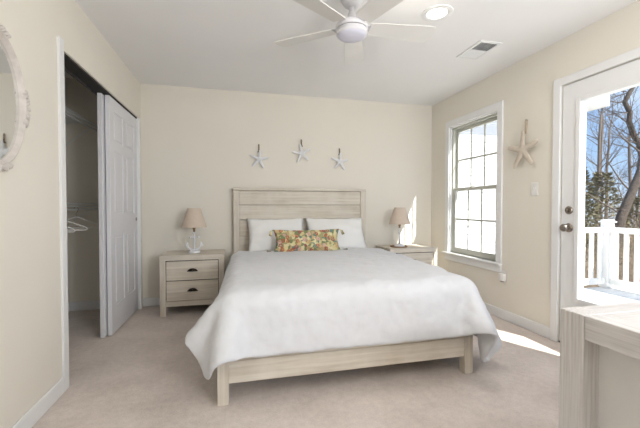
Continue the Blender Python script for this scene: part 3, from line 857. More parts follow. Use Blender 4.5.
    1323, 2241, 603, 1370, 2241, 603, 1417, 2241, 603, 1464, 2241, 604, 1512, 2242, 601, 1551, 2243, 577, 1578, 2246, 538, 1596, 2249, 495, 1612, 2253, 450, 1622, 2257, 404, 1622, 2260, 357, 1623, 2264, 310,
    1627, 2268, 263, 1635, 2272, 216, 1644, 2276, 170,
    -131, 2290, 290, -124, 2290, 336, -117, 2290, 383, -113, 2290, 431, -110, 2290, 478, -105, 2290, 525, -90, 2290, 570, -53, 2290, 598, -6, 2290, 606, 41, 2289, 604, 89, 2289, 604, 136, 2289, 604,
    183, 2289, 604, 231, 2289, 604, 278, 2289, 604, 326, 2289, 604, 373, 2289, 604, 421, 2289, 604, 468, 2289, 603, 516, 2289, 603, 563, 2290, 603, 611, 2290, 603, 658, 2290, 603, 705, 2290, 603,
    753, 2290, 603, 800, 2290, 603, 848, 2290, 603, 895, 2290, 603, 943, 2289, 604, 990, 2289, 604, 1038, 2289, 604, 1085, 2289, 604, 1133, 2289, 603, 1180, 2289, 603, 1227, 2289, 603, 1275, 2289, 603,
    1322, 2289, 603, 1370, 2289, 603, 1417, 2289, 604, 1464, 2290, 605, 1511, 2290, 601, 1553, 2291, 580, 1582, 2293, 544, 1600, 2297, 500, 1614, 2301, 455, 1621, 2305, 408, 1621, 2308, 361, 1623, 2312, 314,
    1628, 2316, 267, 1636, 2320, 220, 1646, 2323, 174,
    -129, 2338, 289, -124, 2338, 336, -118, 2338, 384, -114, 2338, 431, -110, 2338, 478, -105, 2338, 525, -90, 2338, 570, -53, 2338, 598, -6, 2338, 606, 41, 2338, 605, 89, 2338, 605, 136, 2338, 605,
    184, 2338, 605, 231, 2338, 605, 278, 2338, 605, 326, 2338, 604, 373, 2338, 604, 421, 2338, 603, 468, 2338, 603, 516, 2338, 603, 563, 2338, 603, 611, 2338, 603, 658, 2338, 603, 705, 2338, 603,
    753, 2338, 603, 800, 2338, 604, 848, 2338, 604, 895, 2338, 604, 943, 2338, 604, 990, 2338, 604, 1038, 2338, 604, 1085, 2338, 604, 1132, 2338, 604, 1180, 2338, 603, 1227, 2338, 603, 1275, 2337, 603,
    1322, 2337, 603, 1369, 2338, 603, 1417, 2338, 604, 1464, 2338, 605, 1511, 2338, 602, 1554, 2339, 584, 1585, 2341, 549, 1602, 2345, 505, 1613, 2348, 459, 1619, 2352, 412, 1620, 2356, 365, 1625, 2360, 318,
    1633, 2363, 272, 1644, 2367, 226, 1655, 2370, 180,
    -129, 2386, 289, -124, 2386, 336, -119, 2386, 384, -114, 2386, 431, -110, 2386, 478, -105, 2386, 525, -90, 2386, 570, -53, 2386, 598, -6, 2386, 606, 41, 2386, 605, 89, 2386, 605, 136, 2386, 605,
    184, 2386, 605, 231, 2386, 605, 278, 2386, 605, 326, 2386, 604, 373, 2386, 603, 421, 2386, 603, 468, 2386, 603, 516, 2386, 603, 563, 2386, 603, 610, 2386, 603, 658, 2386, 604, 705, 2386, 604,
    753, 2386, 604, 800, 2386, 605, 848, 2386, 605, 895, 2386, 605, 943, 2386, 605, 990, 2386, 605, 1037, 2386, 605, 1085, 2386, 604, 1132, 2386, 604, 1180, 2386, 603, 1227, 2386, 603, 1274, 2386, 603,
    1322, 2386, 603, 1369, 2386, 604, 1416, 2386, 605, 1464, 2386, 605, 1511, 2386, 603, 1555, 2386, 588, 1587, 2389, 554, 1600, 2392, 509, 1609, 2396, 463, 1618, 2400, 417, 1623, 2403, 370, 1634, 2406, 324,
    1647, 2409, 279, 1660, 2411, 233, 1673, 2414, 188,
    -128, 2434, 289, -124, 2434, 336, -119, 2434, 384, -114, 2434, 431, -111, 2434, 478, -105, 2434, 525, -90, 2434, 570, -52, 2434, 598, -6, 2434, 605, 42, 2434, 605, 89, 2434, 605, 136, 2434, 605,
    184, 2434, 605, 231, 2434, 605, 279, 2434, 605, 326, 2434, 604, 373, 2434, 603, 421, 2434, 603, 468, 2434, 603, 516, 2434, 603, 563, 2434, 603, 610, 2434, 604, 658, 2434, 604, 705, 2434, 605,
    753, 2434, 605, 800, 2434, 605, 848, 2434, 605, 895, 2434, 605, 942, 2434, 605, 990, 2434, 605, 1037, 2434, 605, 1085, 2434, 604, 1132, 2434, 604, 1179, 2434, 603, 1227, 2434, 603, 1274, 2434, 603,
    1322, 2434, 603, 1369, 2434, 604, 1416, 2434, 604, 1464, 2434, 605, 1511, 2434, 603, 1557, 2434, 592, 1588, 2436, 559, 1600, 2440, 514, 1611, 2443, 468, 1625, 2446, 423, 1639, 2448, 378, 1653, 2450, 332,
    1667, 2452, 287, 1680, 2454, 242, 1693, 2456, 196,
    -128, 2482, 289, -124, 2482, 336, -119, 2482, 384, -114, 2482, 431, -111, 2482, 478, -105, 2482, 525, -90, 2482, 570, -52, 2482, 598, -6, 2482, 604, 42, 2482, 603, 89, 2482, 603, 136, 2482, 603,
    184, 2482, 603, 231, 2482, 603, 279, 2482, 603, 326, 2482, 603, 373, 2482, 603, 421, 2482, 603, 468, 2482, 603, 516, 2482, 603, 563, 2482, 604, 610, 2482, 605, 658, 2482, 605, 705, 2482, 605,
    753, 2482, 605, 800, 2482, 605, 847, 2482, 605, 895, 2482, 605, 942, 2482, 605, 990, 2482, 605, 1037, 2482, 605, 1084, 2482, 604, 1132, 2482, 604, 1179, 2482, 603, 1227, 2482, 603, 1274, 2482, 603,
    1321, 2482, 603, 1369, 2482, 603, 1416, 2482, 603, 1464, 2482, 603, 1511, 2482, 601, 1558, 2482, 595, 1588, 2484, 564, 1605, 2486, 520, 1622, 2488, 475, 1637, 2491, 430, 1651, 2493, 384, 1663, 2495, 338,
    1675, 2498, 292, 1687, 2500, 246, 1700, 2503, 201,
    -128, 2530, 289, -124, 2530, 336, -119, 2530, 384, -114, 2530, 431, -111, 2530, 478, -105, 2530, 525, -90, 2530, 570, -53, 2530, 598, -6, 2530, 605, 42, 2530, 601, 89, 2530, 601, 136, 2530, 601,
    184, 2530, 601, 231, 2530, 602, 279, 2530, 602, 326, 2530, 602, 373, 2530, 602, 421, 2530, 603, 468, 2530, 603, 516, 2530, 604, 563, 2530, 605, 610, 2530, 605, 658, 2530, 605, 705, 2530, 605,
    753, 2530, 605, 800, 2530, 605, 847, 2530, 605, 895, 2530, 605, 942, 2530, 605, 990, 2530, 605, 1037, 2530, 604, 1084, 2530, 604, 1132, 2530, 603, 1179, 2530, 603, 1227, 2530, 602, 1274, 2530, 602,
    1321, 2530, 602, 1369, 2530, 602, 1416, 2530, 601, 1464, 2530, 602, 1511, 2530, 600, 1558, 2530, 597, 1586, 2531, 566, 1597, 2533, 519, 1610, 2534, 473, 1623, 2535, 428, 1634, 2537, 381, 1645, 2539, 335,
    1657, 2542, 290, 1669, 2544, 244, 1681, 2547, 198,
    -128, 2578, 289, -124, 2578, 336, -119, 2578, 384, -114, 2578, 431, -111, 2578, 478, -105, 2578, 525, -90, 2578, 570, -53, 2578, 598, -6, 2578, 605, 41, 2578, 605, 89, 2578, 605, 136, 2578, 605,
    184, 2578, 605, 231, 2578, 604, 278, 2578, 603, 326, 2578, 603, 373, 2578, 603, 421, 2578, 603, 468, 2578, 604, 516, 2578, 604, 563, 2578, 605, 610, 2578, 605, 658, 2578, 605, 705, 2578, 605,
    753, 2578, 605, 800, 2578, 605, 847, 2578, 605, 895, 2578, 605, 942, 2578, 605, 990, 2578, 605, 1037, 2578, 604, 1084, 2578, 603, 1132, 2578, 603, 1179, 2578, 603, 1227, 2578, 603, 1274, 2578, 604,
    1321, 2578, 604, 1369, 2578, 605, 1416, 2578, 605, 1464, 2578, 605, 1511, 2578, 603, 1557, 2579, 596, 1590, 2579, 565, 1596, 2580, 519, 1604, 2581, 472, 1617, 2582, 426, 1620, 2582, 379, 1625, 2583, 332,
    1635, 2584, 286, 1645, 2586, 239, 1656, 2587, 193,
    -128, 2626, 289, -124, 2626, 336, -119, 2626, 384, -114, 2626, 431, -111, 2626, 478, -105, 2626, 525, -90, 2626, 570, -53, 2626, 598, -6, 2626, 605, 41, 2626, 605, 89, 2626, 605, 136, 2626, 605,
    184, 2626, 605, 231, 2626, 604, 278, 2626, 603, 326, 2626, 603, 373, 2626, 603, 421, 2626, 603, 468, 2626, 604, 515, 2626, 605, 563, 2626, 605, 610, 2626, 605, 658, 2626, 605, 705, 2626, 605,
    752, 2626, 605, 800, 2626, 605, 847, 2626, 605, 895, 2626, 605, 942, 2626, 604, 989, 2626, 604, 1037, 2626, 603, 1084, 2626, 603, 1132, 2626, 603, 1179, 2626, 603, 1226, 2626, 603, 1274, 2626, 604,
    1321, 2626, 605, 1369, 2626, 605, 1416, 2626, 605, 1463, 2626, 605, 1511, 2626, 603, 1557, 2627, 594, 1592, 2627, 565, 1603, 2627, 519, 1608, 2629, 472, 1617, 2629, 426, 1620, 2630, 379, 1620, 2630, 331,
    1623, 2630, 284, 1630, 2631, 237, 1639, 2632, 191,
    -128, 2675, 289, -124, 2675, 336, -119, 2675, 383, -114, 2675, 431, -110, 2675, 478, -105, 2674, 525, -90, 2674, 570, -53, 2674, 598, -6, 2674, 605, 41, 2674, 605, 89, 2674, 605, 136, 2674, 605,
    184, 2674, 604, 231, 2674, 603, 278, 2674, 603, 326, 2675, 603, 373, 2675, 603, 421, 2675, 604, 468, 2675, 604, 515, 2675, 605, 563, 2675, 605, 610, 2675, 605, 658, 2675, 605, 705, 2675, 605,
    752, 2675, 605, 800, 2675, 605, 847, 2675, 605, 895, 2675, 604, 942, 2675, 604, 989, 2674, 603, 1037, 2674, 603, 1084, 2674, 603, 1132, 2674, 603, 1179, 2674, 603, 1226, 2674, 604, 1274, 2674, 604,
    1321, 2674, 605, 1368, 2674, 605, 1416, 2674, 605, 1463, 2674, 605, 1510, 2674, 603, 1556, 2675, 592, 1593, 2675, 565, 1608, 2675, 520, 1613, 2676, 473, 1618, 2677, 426, 1621, 2678, 379, 1620, 2678, 331,
    1620, 2678, 284, 1624, 2679, 237, 1630, 2679, 190,
    -128, 2723, 289, -124, 2723, 336, -119, 2723, 383, -114, 2723, 431, -110, 2723, 478, -105, 2723, 525, -90, 2723, 570, -53, 2723, 598, -6, 2722, 605, 41, 2722, 605, 89, 2722, 605, 136, 2722, 605,
    184, 2723, 604, 231, 2723, 603, 278, 2723, 603, 326, 2723, 603, 373, 2723, 603, 421, 2723, 604, 468, 2723, 604, 515, 2723, 604, 563, 2723, 605, 610, 2723, 605, 658, 2723, 605, 705, 2723, 605,
    752, 2723, 604, 800, 2723, 604, 847, 2723, 604, 895, 2723, 603, 942, 2723, 603, 989, 2723, 603, 1037, 2723, 603, 1084, 2723, 603, 1132, 2723, 603, 1179, 2722, 603, 1226, 2722, 604, 1274, 2722, 604,
    1321, 2722, 605, 1368, 2722, 605, 1416, 2722, 605, 1463, 2722, 605, 1510, 2722, 602, 1556, 2723, 591, 1594, 2723, 564, 1610, 2723, 520, 1616, 2724, 474, 1619, 2725, 426, 1621, 2725, 379, 1620, 2726, 332,
    1620, 2726, 284, 1622, 2727, 237, 1626, 2727, 190,
    -128, 2771, 289, -124, 2771, 336, -119, 2771, 383, -114, 2771, 431, -110, 2771, 478, -105, 2771, 525, -91, 2771, 570, -53, 2771, 598, -6, 2771, 605, 41, 2771, 605, 89, 2771, 605, 136, 2771, 604,
    183, 2771, 603, 231, 2771, 603, 278, 2771, 603, 326, 2771, 603, 373, 2771, 603, 421, 2771, 603, 468, 2771, 604, 515, 2771, 604, 563, 2771, 604, 610, 2771, 604, 658, 2771, 604, 705, 2771, 604,
    752, 2771, 603, 800, 2771, 603, 847, 2771, 603, 895, 2771, 603, 942, 2771, 603, 989, 2771, 603, 1037, 2771, 603, 1084, 2771, 603, 1131, 2771, 603, 1179, 2771, 604, 1226, 2771, 604, 1274, 2770, 604,
    1321, 2770, 604, 1368, 2770, 604, 1416, 2770, 604, 1463, 2770, 605, 1510, 2770, 602, 1556, 2771, 591, 1594, 2771, 564, 1612, 2771, 521, 1618, 2772, 474, 1620, 2773, 427, 1621, 2773, 379, 1620, 2774, 332,
    1620, 2774, 285, 1622, 2775, 237, 1624, 2775, 190,
    -128, 2819, 289, -124, 2819, 336, -119, 2819, 383, -114, 2819, 431, -111, 2819, 478, -105, 2819, 525, -90, 2819, 570, -53, 2819, 598, -6, 2819, 605, 41, 2819, 605, 89, 2819, 605, 136, 2819, 604,
    183, 2819, 603, 231, 2819, 603, 278, 2819, 603, 326, 2819, 603, 373, 2819, 603, 421, 2819, 603, 468, 2819, 603, 515, 2819, 603, 563, 2819, 603, 610, 2819, 603, 658, 2819, 603, 705, 2819, 603,
    752, 2819, 603, 800, 2819, 603, 847, 2819, 603, 895, 2819, 603, 942, 2819, 603, 989, 2819, 603, 1037, 2819, 603, 1084, 2819, 604, 1131, 2819, 604, 1179, 2819, 604, 1226, 2819, 604, 1274, 2819, 604,
    1321, 2819, 604, 1368, 2818, 604, 1416, 2818, 603, 1463, 2818, 605, 1510, 2819, 602, 1556, 2819, 591, 1595, 2819, 565, 1613, 2820, 522, 1619, 2820, 475, 1620, 2821, 427, 1621, 2821, 380, 1621, 2822, 332,
    1620, 2822, 285, 1621, 2823, 238, 1623, 2824, 190,
    -128, 2867, 289, -124, 2867, 336, -119, 2867, 383, -114, 2867, 431, -111, 2867, 478, -105, 2867, 525, -91, 2867, 570, -53, 2867, 598, -6, 2867, 605, 41, 2867, 605, 89, 2867, 604, 136, 2867, 603,
    183, 2867, 603, 231, 2867, 603, 278, 2867, 603, 326, 2867, 603, 373, 2867, 603, 421, 2867, 603, 468, 2867, 603, 515, 2867, 603, 563, 2867, 603, 610, 2867, 603, 658, 2867, 603, 705, 2867, 603,
    752, 2867, 603, 800, 2867, 603, 847, 2867, 603, 895, 2867, 603, 942, 2867, 604, 989, 2867, 604, 1037, 2867, 604, 1084, 2867, 604, 1131, 2867, 604, 1179, 2867, 604, 1226, 2867, 604, 1274, 2867, 603,
    1321, 2867, 603, 1368, 2867, 603, 1416, 2867, 603, 1463, 2867, 605, 1510, 2867, 603, 1556, 2867, 591, 1595, 2867, 566, 1613, 2868, 522, 1618, 2868, 475, 1620, 2869, 428, 1621, 2869, 381, 1621, 2870, 333,
    1621, 2870, 286, 1621, 2871, 238, 1623, 2872, 191,
    -128, 2915, 289, -124, 2915, 336, -119, 2915, 383, -114, 2915, 431, -111, 2915, 478, -105, 2915, 525, -91, 2915, 570, -53, 2915, 598, -6, 2915, 605, 41, 2915, 605, 89, 2915, 604, 136, 2915, 603,
    184, 2915, 603, 231, 2915, 603, 278, 2915, 603, 326, 2915, 603, 373, 2915, 603, 421, 2915, 603, 468, 2915, 603, 515, 2915, 603, 563, 2915, 603, 610, 2915, 603, 658, 2915, 604, 705, 2915, 604,
    752, 2915, 604, 800, 2915, 604, 847, 2915, 604, 895, 2915, 605, 942, 2915, 605, 989, 2915, 605, 1037, 2915, 605, 1084, 2915, 604, 1131, 2915, 604, 1179, 2915, 604, 1226, 2915, 603, 1274, 2915, 603,
    1321, 2915, 603, 1368, 2915, 603, 1416, 2915, 603, 1463, 2915, 604, 1510, 2915, 603, 1556, 2915, 593, 1595, 2915, 567, 1612, 2916, 523, 1617, 2916, 476, 1619, 2917, 429, 1621, 2917, 381, 1621, 2918, 334,
    1620, 2918, 287, 1621, 2919, 239, 1623, 2920, 192,
    -128, 2963, 289, -124, 2963, 336, -119, 2963, 383, -115, 2963, 431, -111, 2963, 478, -105, 2963, 525, -91, 2963, 570, -53, 2963, 598, -6, 2963, 605, 41, 2963, 604, 89, 2963, 604, 136, 2963, 603,
    184, 2963, 603, 231, 2963, 603, 278, 2963, 603, 326, 2963, 603, 373, 2963, 603, 421, 2963, 603, 468, 2963, 604, 515, 2963, 604, 563, 2963, 604, 610, 2963, 605, 658, 2963, 605, 705, 2963, 605,
    752, 2963, 605, 800, 2963, 605, 847, 2963, 605, 895, 2963, 605, 942, 2963, 605, 989, 2963, 605, 1037, 2963, 605, 1084, 2963, 604, 1132, 2963, 604, 1179, 2963, 603, 1226, 2963, 603, 1274, 2963, 603,
    1321, 2963, 603, 1368, 2963, 603, 1416, 2963, 603, 1463, 2963, 604, 1510, 2963, 604, 1556, 2963, 595, 1594, 2963, 568, 1610, 2964, 524, 1615, 2964, 477, 1619, 2965, 430, 1621, 2965, 382, 1620, 2966, 335,
    1620, 2966, 287, 1621, 2967, 240, 1624, 2968, 193,
    -128, 3011, 289, -124, 3011, 336, -119, 3011, 383, -115, 3011, 431, -111, 3011, 478, -105, 3011, 525, -91, 3011, 570, -53, 3011, 598, -6, 3011, 605, 41, 3011, 604, 89, 3011, 604, 136, 3011, 604,
    184, 3011, 604, 231, 3011, 604, 278, 3011, 604, 326, 3011, 604, 373, 3011, 605, 421, 3011, 605, 468, 3011, 605, 515, 3011, 605, 563, 3011, 605, 610, 3011, 605, 658, 3011, 605, 705, 3011, 605,
    752, 3011, 605, 800, 3011, 605, 847, 3011, 605, 895, 3011, 605, 942, 3011, 605, 989, 3011, 605, 1037, 3011, 605, 1084, 3011, 604, 1132, 3011, 603, 1179, 3011, 603, 1226, 3011, 603, 1274, 3011, 603,
    1321, 3011, 603, 1368, 3011, 603, 1416, 3011, 604, 1463, 3011, 605, 1510, 3011, 605, 1557, 3011, 597, 1594, 3012, 570, 1607, 3012, 524, 1612, 3012, 478, 1618, 3013, 431, 1620, 3013, 383, 1620, 3014, 336,
    1620, 3014, 289, 1623, 3015, 241, 1627, 3016, 194,
    -128, 3059, 289, -124, 3059, 336, -119, 3059, 383, -115, 3059, 431, -111, 3059, 478, -105, 3059, 525, -91, 3059, 570, -53, 3059, 598, -6, 3059, 605, 41, 3059, 604, 89, 3059, 604, 136, 3059, 605,
    184, 3059, 605, 231, 3059, 605, 278, 3059, 605, 326, 3059, 605, 373, 3059, 605, 421, 3060, 605, 468, 3060, 605, 515, 3060, 605, 563, 3060, 605, 610, 3060, 605, 658, 3060, 605, 705, 3060, 605,
    752, 3060, 605, 800, 3060, 605, 847, 3059, 605, 895, 3059, 605, 942, 3059, 605, 989, 3059, 605, 1037, 3059, 605, 1084, 3059, 604, 1132, 3059, 603, 1179, 3059, 603, 1226, 3059, 603, 1274, 3059, 603,
    1321, 3059, 604, 1369, 3059, 604, 1416, 3059, 605, 1463, 3059, 605, 1511, 3059, 605, 1557, 3059, 600, 1593, 3060, 571, 1602, 3060, 525, 1608, 3060, 478, 1617, 3060, 432, 1620, 3061, 385, 1620, 3061, 337,
    1623, 3062, 290, 1629, 3063, 243, 1635, 3063, 196,
    -128, 3107, 289, -124, 3107, 336, -119, 3107, 383, -115, 3107, 431, -111, 3107, 478, -105, 3107, 525, -91, 3107, 570, -53, 3107, 598, -6, 3107, 605, 41, 3107, 604, 89, 3107, 604, 136, 3107, 604,
    184, 3107, 604, 231, 3107, 604, 279, 3107, 604, 326, 3108, 604, 373, 3108, 604, 421, 3108, 604, 468, 3108, 604, 516, 3108, 604, 563, 3108, 604, 610, 3108, 604, 658, 3108, 604, 705, 3108, 604,
    753, 3108, 604, 800, 3108, 605, 847, 3108, 605, 895, 3107, 604, 942, 3107, 604, 990, 3107, 604, 1037, 3107, 604, 1084, 3107, 603, 1132, 3107, 603, 1179, 3107, 603, 1227, 3107, 603, 1274, 3107, 603,
    1321, 3107, 604, 1369, 3107, 605, 1416, 3107, 605, 1463, 3107, 605, 1511, 3107, 606, 1558, 3107, 603, 1589, 3108, 573, 1597, 3108, 526, 1605, 3108, 479, 1616, 3108, 433, 1622, 3108, 386, 1627, 3109, 339,
    1635, 3109, 292, 1643, 3108, 245, 1651, 3108, 199,
    -128, 3155, 289, -124, 3155, 336, -119, 3155, 383, -115, 3155, 431, -111, 3155, 478, -105, 3155, 525, -91, 3155, 570, -53, 3155, 598, -6, 3155, 604, 42, 3155, 600, 89, 3155, 600, 136, 3155, 599,
    184, 3155, 599, 231, 3155, 599, 279, 3155, 598, 326, 3155, 598, 373, 3155, 598, 421, 3155, 597, 468, 3155, 597, 516, 3155, 597, 563, 3155, 597, 610, 3155, 597, 658, 3155, 597, 705, 3155, 597,
    753, 3155, 598, 800, 3155, 598, 847, 3155, 599, 895, 3155, 599, 942, 3155, 600, 990, 3155, 600, 1037, 3155, 601, 1084, 3155, 601, 1132, 3155, 602, 1179, 3155, 603, 1227, 3155, 603, 1274, 3155, 604,
    1321, 3155, 605, 1369, 3155, 605, 1416, 3155, 605, 1464, 3155, 606, 1511, 3155, 606, 1558, 3155, 606, 1584, 3155, 574, 1595, 3155, 527, 1608, 3155, 481, 1621, 3155, 435, 1632, 3155, 388, 1641, 3154, 342,
    1649, 3154, 295, 1658, 3154, 248, 1667, 3154, 202,
    -128, 3204, 289, -124, 3204, 336, -119, 3204, 383, -115, 3203, 431, -111, 3203, 478, -105, 3203, 525, -91, 3203, 570, -53, 3203, 598, -6, 3203, 605, 42, 3203, 604, 89, 3203, 604, 136, 3203, 604,
    184, 3203, 604, 231, 3203, 604, 279, 3203, 604, 326, 3203, 604, 373, 3203, 604, 421, 3203, 604, 468, 3203, 604, 516, 3203, 604, 563, 3203, 604, 610, 3203, 604, 658, 3203, 604, 705, 3203, 604,
    753, 3203, 604, 800, 3203, 604, 847, 3203, 604, 895, 3203, 604, 942, 3203, 604, 990, 3203, 603, 1037, 3203, 603, 1084, 3203, 603, 1132, 3203, 603, 1179, 3203, 603, 1227, 3203, 604, 1274, 3203, 604,
    1321, 3203, 605, 1369, 3203, 605, 1416, 3203, 605, 1463, 3203, 605, 1511, 3203, 605, 1558, 3203, 603, 1587, 3203, 573, 1596, 3203, 526, 1607, 3203, 480, 1619, 3202, 434, 1629, 3202, 387, 1638, 3202, 341,
    1647, 3201, 294, 1656, 3201, 247, 1665, 3201, 201,
    -128, 3252, 289, -124, 3252, 336, -119, 3252, 383, -115, 3252, 431, -111, 3252, 478, -105, 3251, 525, -91, 3251, 570, -53, 3251, 598, -6, 3251, 605, 41, 3251, 605, 89, 3251, 605, 136, 3251, 605,
    184, 3251, 605, 231, 3251, 605, 279, 3251, 605, 326, 3251, 605, 373, 3251, 605, 421, 3251, 605, 468, 3251, 605, 516, 3251, 605, 563, 3251, 605, 610, 3251, 605, 658, 3251, 605, 705, 3251, 605,
    753, 3251, 605, 800, 3251, 605, 847, 3251, 605, 895, 3251, 605, 942, 3251, 605, 990, 3251, 604, 1037, 3251, 603, 1084, 3251, 603, 1132, 3251, 603, 1179, 3251, 603, 1227, 3252, 604, 1274, 3252, 604,
    1321, 3252, 605, 1369, 3252, 605, 1416, 3252, 605, 1463, 3252, 605, 1511, 3252, 605, 1557, 3252, 600, 1591, 3251, 571, 1599, 3250, 524, 1606, 3250, 478, 1616, 3250, 431, 1621, 3249, 384, 1625, 3248, 337,
    1633, 3247, 291, 1641, 3247, 244, 1650, 3246, 197,
    -128, 3300, 289, -124, 3300, 336, -119, 3300, 384, -115, 3300, 431, -111, 3300, 478, -105, 3300, 525, -91, 3300, 570, -53, 3299, 598, -6, 3299, 605, 41, 3299, 605, 89, 3299, 605, 136, 3299, 605,
    184, 3299, 605, 231, 3299, 605, 279, 3299, 605, 326, 3299, 605, 373, 3299, 605, 421, 3299, 605, 468, 3299, 605, 516, 3299, 605, 563, 3299, 605, 610, 3299, 605, 658, 3299, 605, 705, 3299, 605,
    753, 3299, 605, 800, 3299, 605, 847, 3299, 605, 895, 3299, 605, 942, 3299, 605, 990, 3299, 604, 1037, 3300, 603, 1084, 3300, 603, 1132, 3300, 603, 1179, 3300, 603, 1226, 3300, 604, 1274, 3300, 604,
    1321, 3300, 604, 1368, 3300, 605, 1416, 3300, 605, 1463, 3300, 605, 1510, 3300, 605, 1557, 3300, 597, 1593, 3299, 569, 1604, 3298, 523, 1609, 3298, 476, 1617, 3297, 430, 1620, 3296, 383, 1620, 3295, 335,
    1623, 3294, 288, 1629, 3293, 241, 1636, 3292, 194,
    -128, 3348, 289, -124, 3348, 336, -119, 3348, 384, -115, 3348, 431, -111, 3348, 478, -105, 3348, 525, -90, 3348, 570, -53, 3348, 598, -6, 3348, 605, 41, 3347, 605, 89, 3347, 605, 136, 3347, 605,
    184, 3347, 605, 231, 3347, 605, 279, 3347, 605, 326, 3347, 605, 373, 3347, 605, 421, 3347, 605, 468, 3347, 605, 516, 3347, 605, 563, 3347, 605, 610, 3347, 605, 658, 3347, 605, 705, 3347, 605,
    753, 3347, 605, 800, 3347, 605, 847, 3347, 605, 895, 3347, 605, 942, 3348, 604, 990, 3348, 603, 1037, 3348, 603, 1084, 3348, 603, 1132, 3348, 603, 1179, 3348, 603, 1226, 3348, 604, 1274, 3348, 604,
    1321, 3348, 604, 1368, 3348, 604, 1416, 3348, 604, 1463, 3348, 605, 1510, 3348, 604, 1556, 3348, 595, 1593, 3347, 567, 1608, 3346, 522, 1613, 3346, 475, 1618, 3345, 428, 1620, 3344, 381, 1620, 3343, 333,
    1620, 3342, 286, 1623, 3341, 239, 1628, 3339, 192,
    -128, 3396, 289, -124, 3396, 336, -119, 3396, 384, -115, 3396, 431, -111, 3396, 478, -105, 3396, 525, -90, 3396, 570, -53, 3396, 598, -6, 3396, 605, 41, 3396, 605, 89, 3396, 605, 136, 3396, 605,
    184, 3396, 605, 231, 3396, 605, 279, 3396, 605, 326, 3395, 605, 373, 3395, 605, 421, 3395, 605, 468, 3395, 605, 516, 3395, 605, 563, 3395, 605, 610, 3395, 605, 658, 3395, 605, 705, 3395, 605,
    753, 3395, 605, 800, 3396, 605, 847, 3396, 605, 895, 3396, 604, 942, 3396, 603, 990, 3396, 603, 1037, 3396, 603, 1084, 3396, 603, 1132, 3396, 603, 1179, 3396, 603, 1226, 3396, 603, 1274, 3396, 603,
    1321, 3396, 603, 1368, 3396, 603, 1416, 3396, 603, 1463, 3396, 605, 1510, 3396, 603, 1556, 3396, 592, 1593, 3395, 565, 1610, 3394, 521, 1615, 3393, 474, 1619, 3393, 427, 1621, 3392, 379, 1620, 3391, 332,
    1620, 3390, 285, 1622, 3389, 237, 1625, 3387, 190,
    -128, 3444, 289, -124, 3444, 336, -119, 3444, 384, -114, 3444, 431, -111, 3444, 478, -105, 3444, 525, -90, 3444, 570, -53, 3444, 598, -6, 3444, 605, 42, 3444, 605, 89, 3444, 605, 136, 3444, 605,
    184, 3444, 605, 231, 3444, 605, 279, 3444, 605, 326, 3444, 605, 373, 3444, 605, 421, 3444, 605, 468, 3444, 605, 516, 3444, 605, 563, 3443, 605, 610, 3444, 605, 658, 3444, 605, 705, 3444, 605,
    753, 3444, 605, 800, 3444, 605, 847, 3444, 605, 895, 3444, 604, 942, 3444, 603, 990, 3444, 603, 1037, 3444, 603, 1084, 3444, 603, 1132, 3444, 603, 1179, 3444, 603, 1226, 3444, 603, 1274, 3444, 603,
    1321, 3445, 603, 1368, 3444, 603, 1416, 3444, 603, 1463, 3444, 605, 1510, 3444, 603, 1555, 3444, 590, 1593, 3443, 563, 1611, 3442, 519, 1617, 3441, 473, 1620, 3441, 425, 1621, 3440, 378, 1621, 3439, 331,
    1620, 3438, 283, 1622, 3437, 236, 1624, 3435, 189,
    -128, 3492, 289, -124, 3492, 337, -119, 3492, 384, -114, 3492, 431, -111, 3492, 478, -105, 3492, 525, -90, 3492, 570, -53, 3492, 598, -6, 3492, 606, 42, 3492, 605, 89, 3492, 605, 136, 3492, 605,
    184, 3492, 605, 231, 3492, 605, 279, 3492, 605, 326, 3492, 605, 373, 3492, 605, 421, 3492, 605, 468, 3492, 605, 516, 3492, 605, 563, 3492, 605, 610, 3492, 605, 658, 3492, 605, 705, 3492, 605,
    753, 3492, 605, 800, 3492, 605, 847, 3492, 604, 895, 3492, 604, 942, 3492, 603, 990, 3492, 603, 1037, 3492, 603, 1084, 3492, 603, 1132, 3493, 603, 1179, 3493, 603, 1226, 3493, 603, 1274, 3493, 603,
    1321, 3493, 603, 1368, 3493, 603, 1416, 3493, 603, 1463, 3493, 605, 1510, 3492, 602, 1555, 3492, 589, 1593, 3491, 561, 1611, 3490, 518, 1618, 3490, 471, 1620, 3489, 424, 1621, 3488, 377, 1621, 3487, 329,
    1621, 3486, 282, 1622, 3485, 235, 1623, 3484, 187,
    -128, 3540, 289, -124, 3540, 337, -119, 3540, 384, -114, 3540, 431, -111, 3540, 478, -105, 3540, 526, -90, 3540, 570, -53, 3540, 598, -6, 3540, 606, 42, 3540, 605, 89, 3540, 605, 136, 3540, 605,
    184, 3540, 605, 231, 3540, 605, 279, 3540, 605, 326, 3540, 605, 373, 3540, 605, 421, 3540, 605, 468, 3540, 605, 516, 3540, 605, 563, 3540, 605, 610, 3540, 605, 658, 3540, 605, 705, 3540, 605,
    753, 3540, 605, 800, 3540, 604, 847, 3540, 604, 895, 3540, 603, 942, 3540, 603, 990, 3540, 603, 1037, 3541, 603, 1084, 3541, 603, 1132, 3541, 603, 1179, 3541, 603, 1226, 3541, 604, 1274, 3541, 604,
    1321, 3541, 604, 1368, 3541, 604, 1416, 3541, 605, 1463, 3541, 605, 1510, 3541, 602, 1555, 3540, 588, 1593, 3539, 560, 1611, 3539, 517, 1618, 3538, 470, 1620, 3537, 423, 1621, 3536, 376, 1621, 3535, 328,
    1621, 3534, 281, 1622, 3533, 234, 1623, 3532, 186,
    -128, 3588, 290, -124, 3588, 337, -119, 3588, 384, -114, 3588, 431, -111, 3588, 478, -105, 3588, 526, -90, 3588, 570, -52, 3588, 598, -6, 3588, 606, 42, 3588, 605, 89, 3588, 605, 136, 3588, 605,
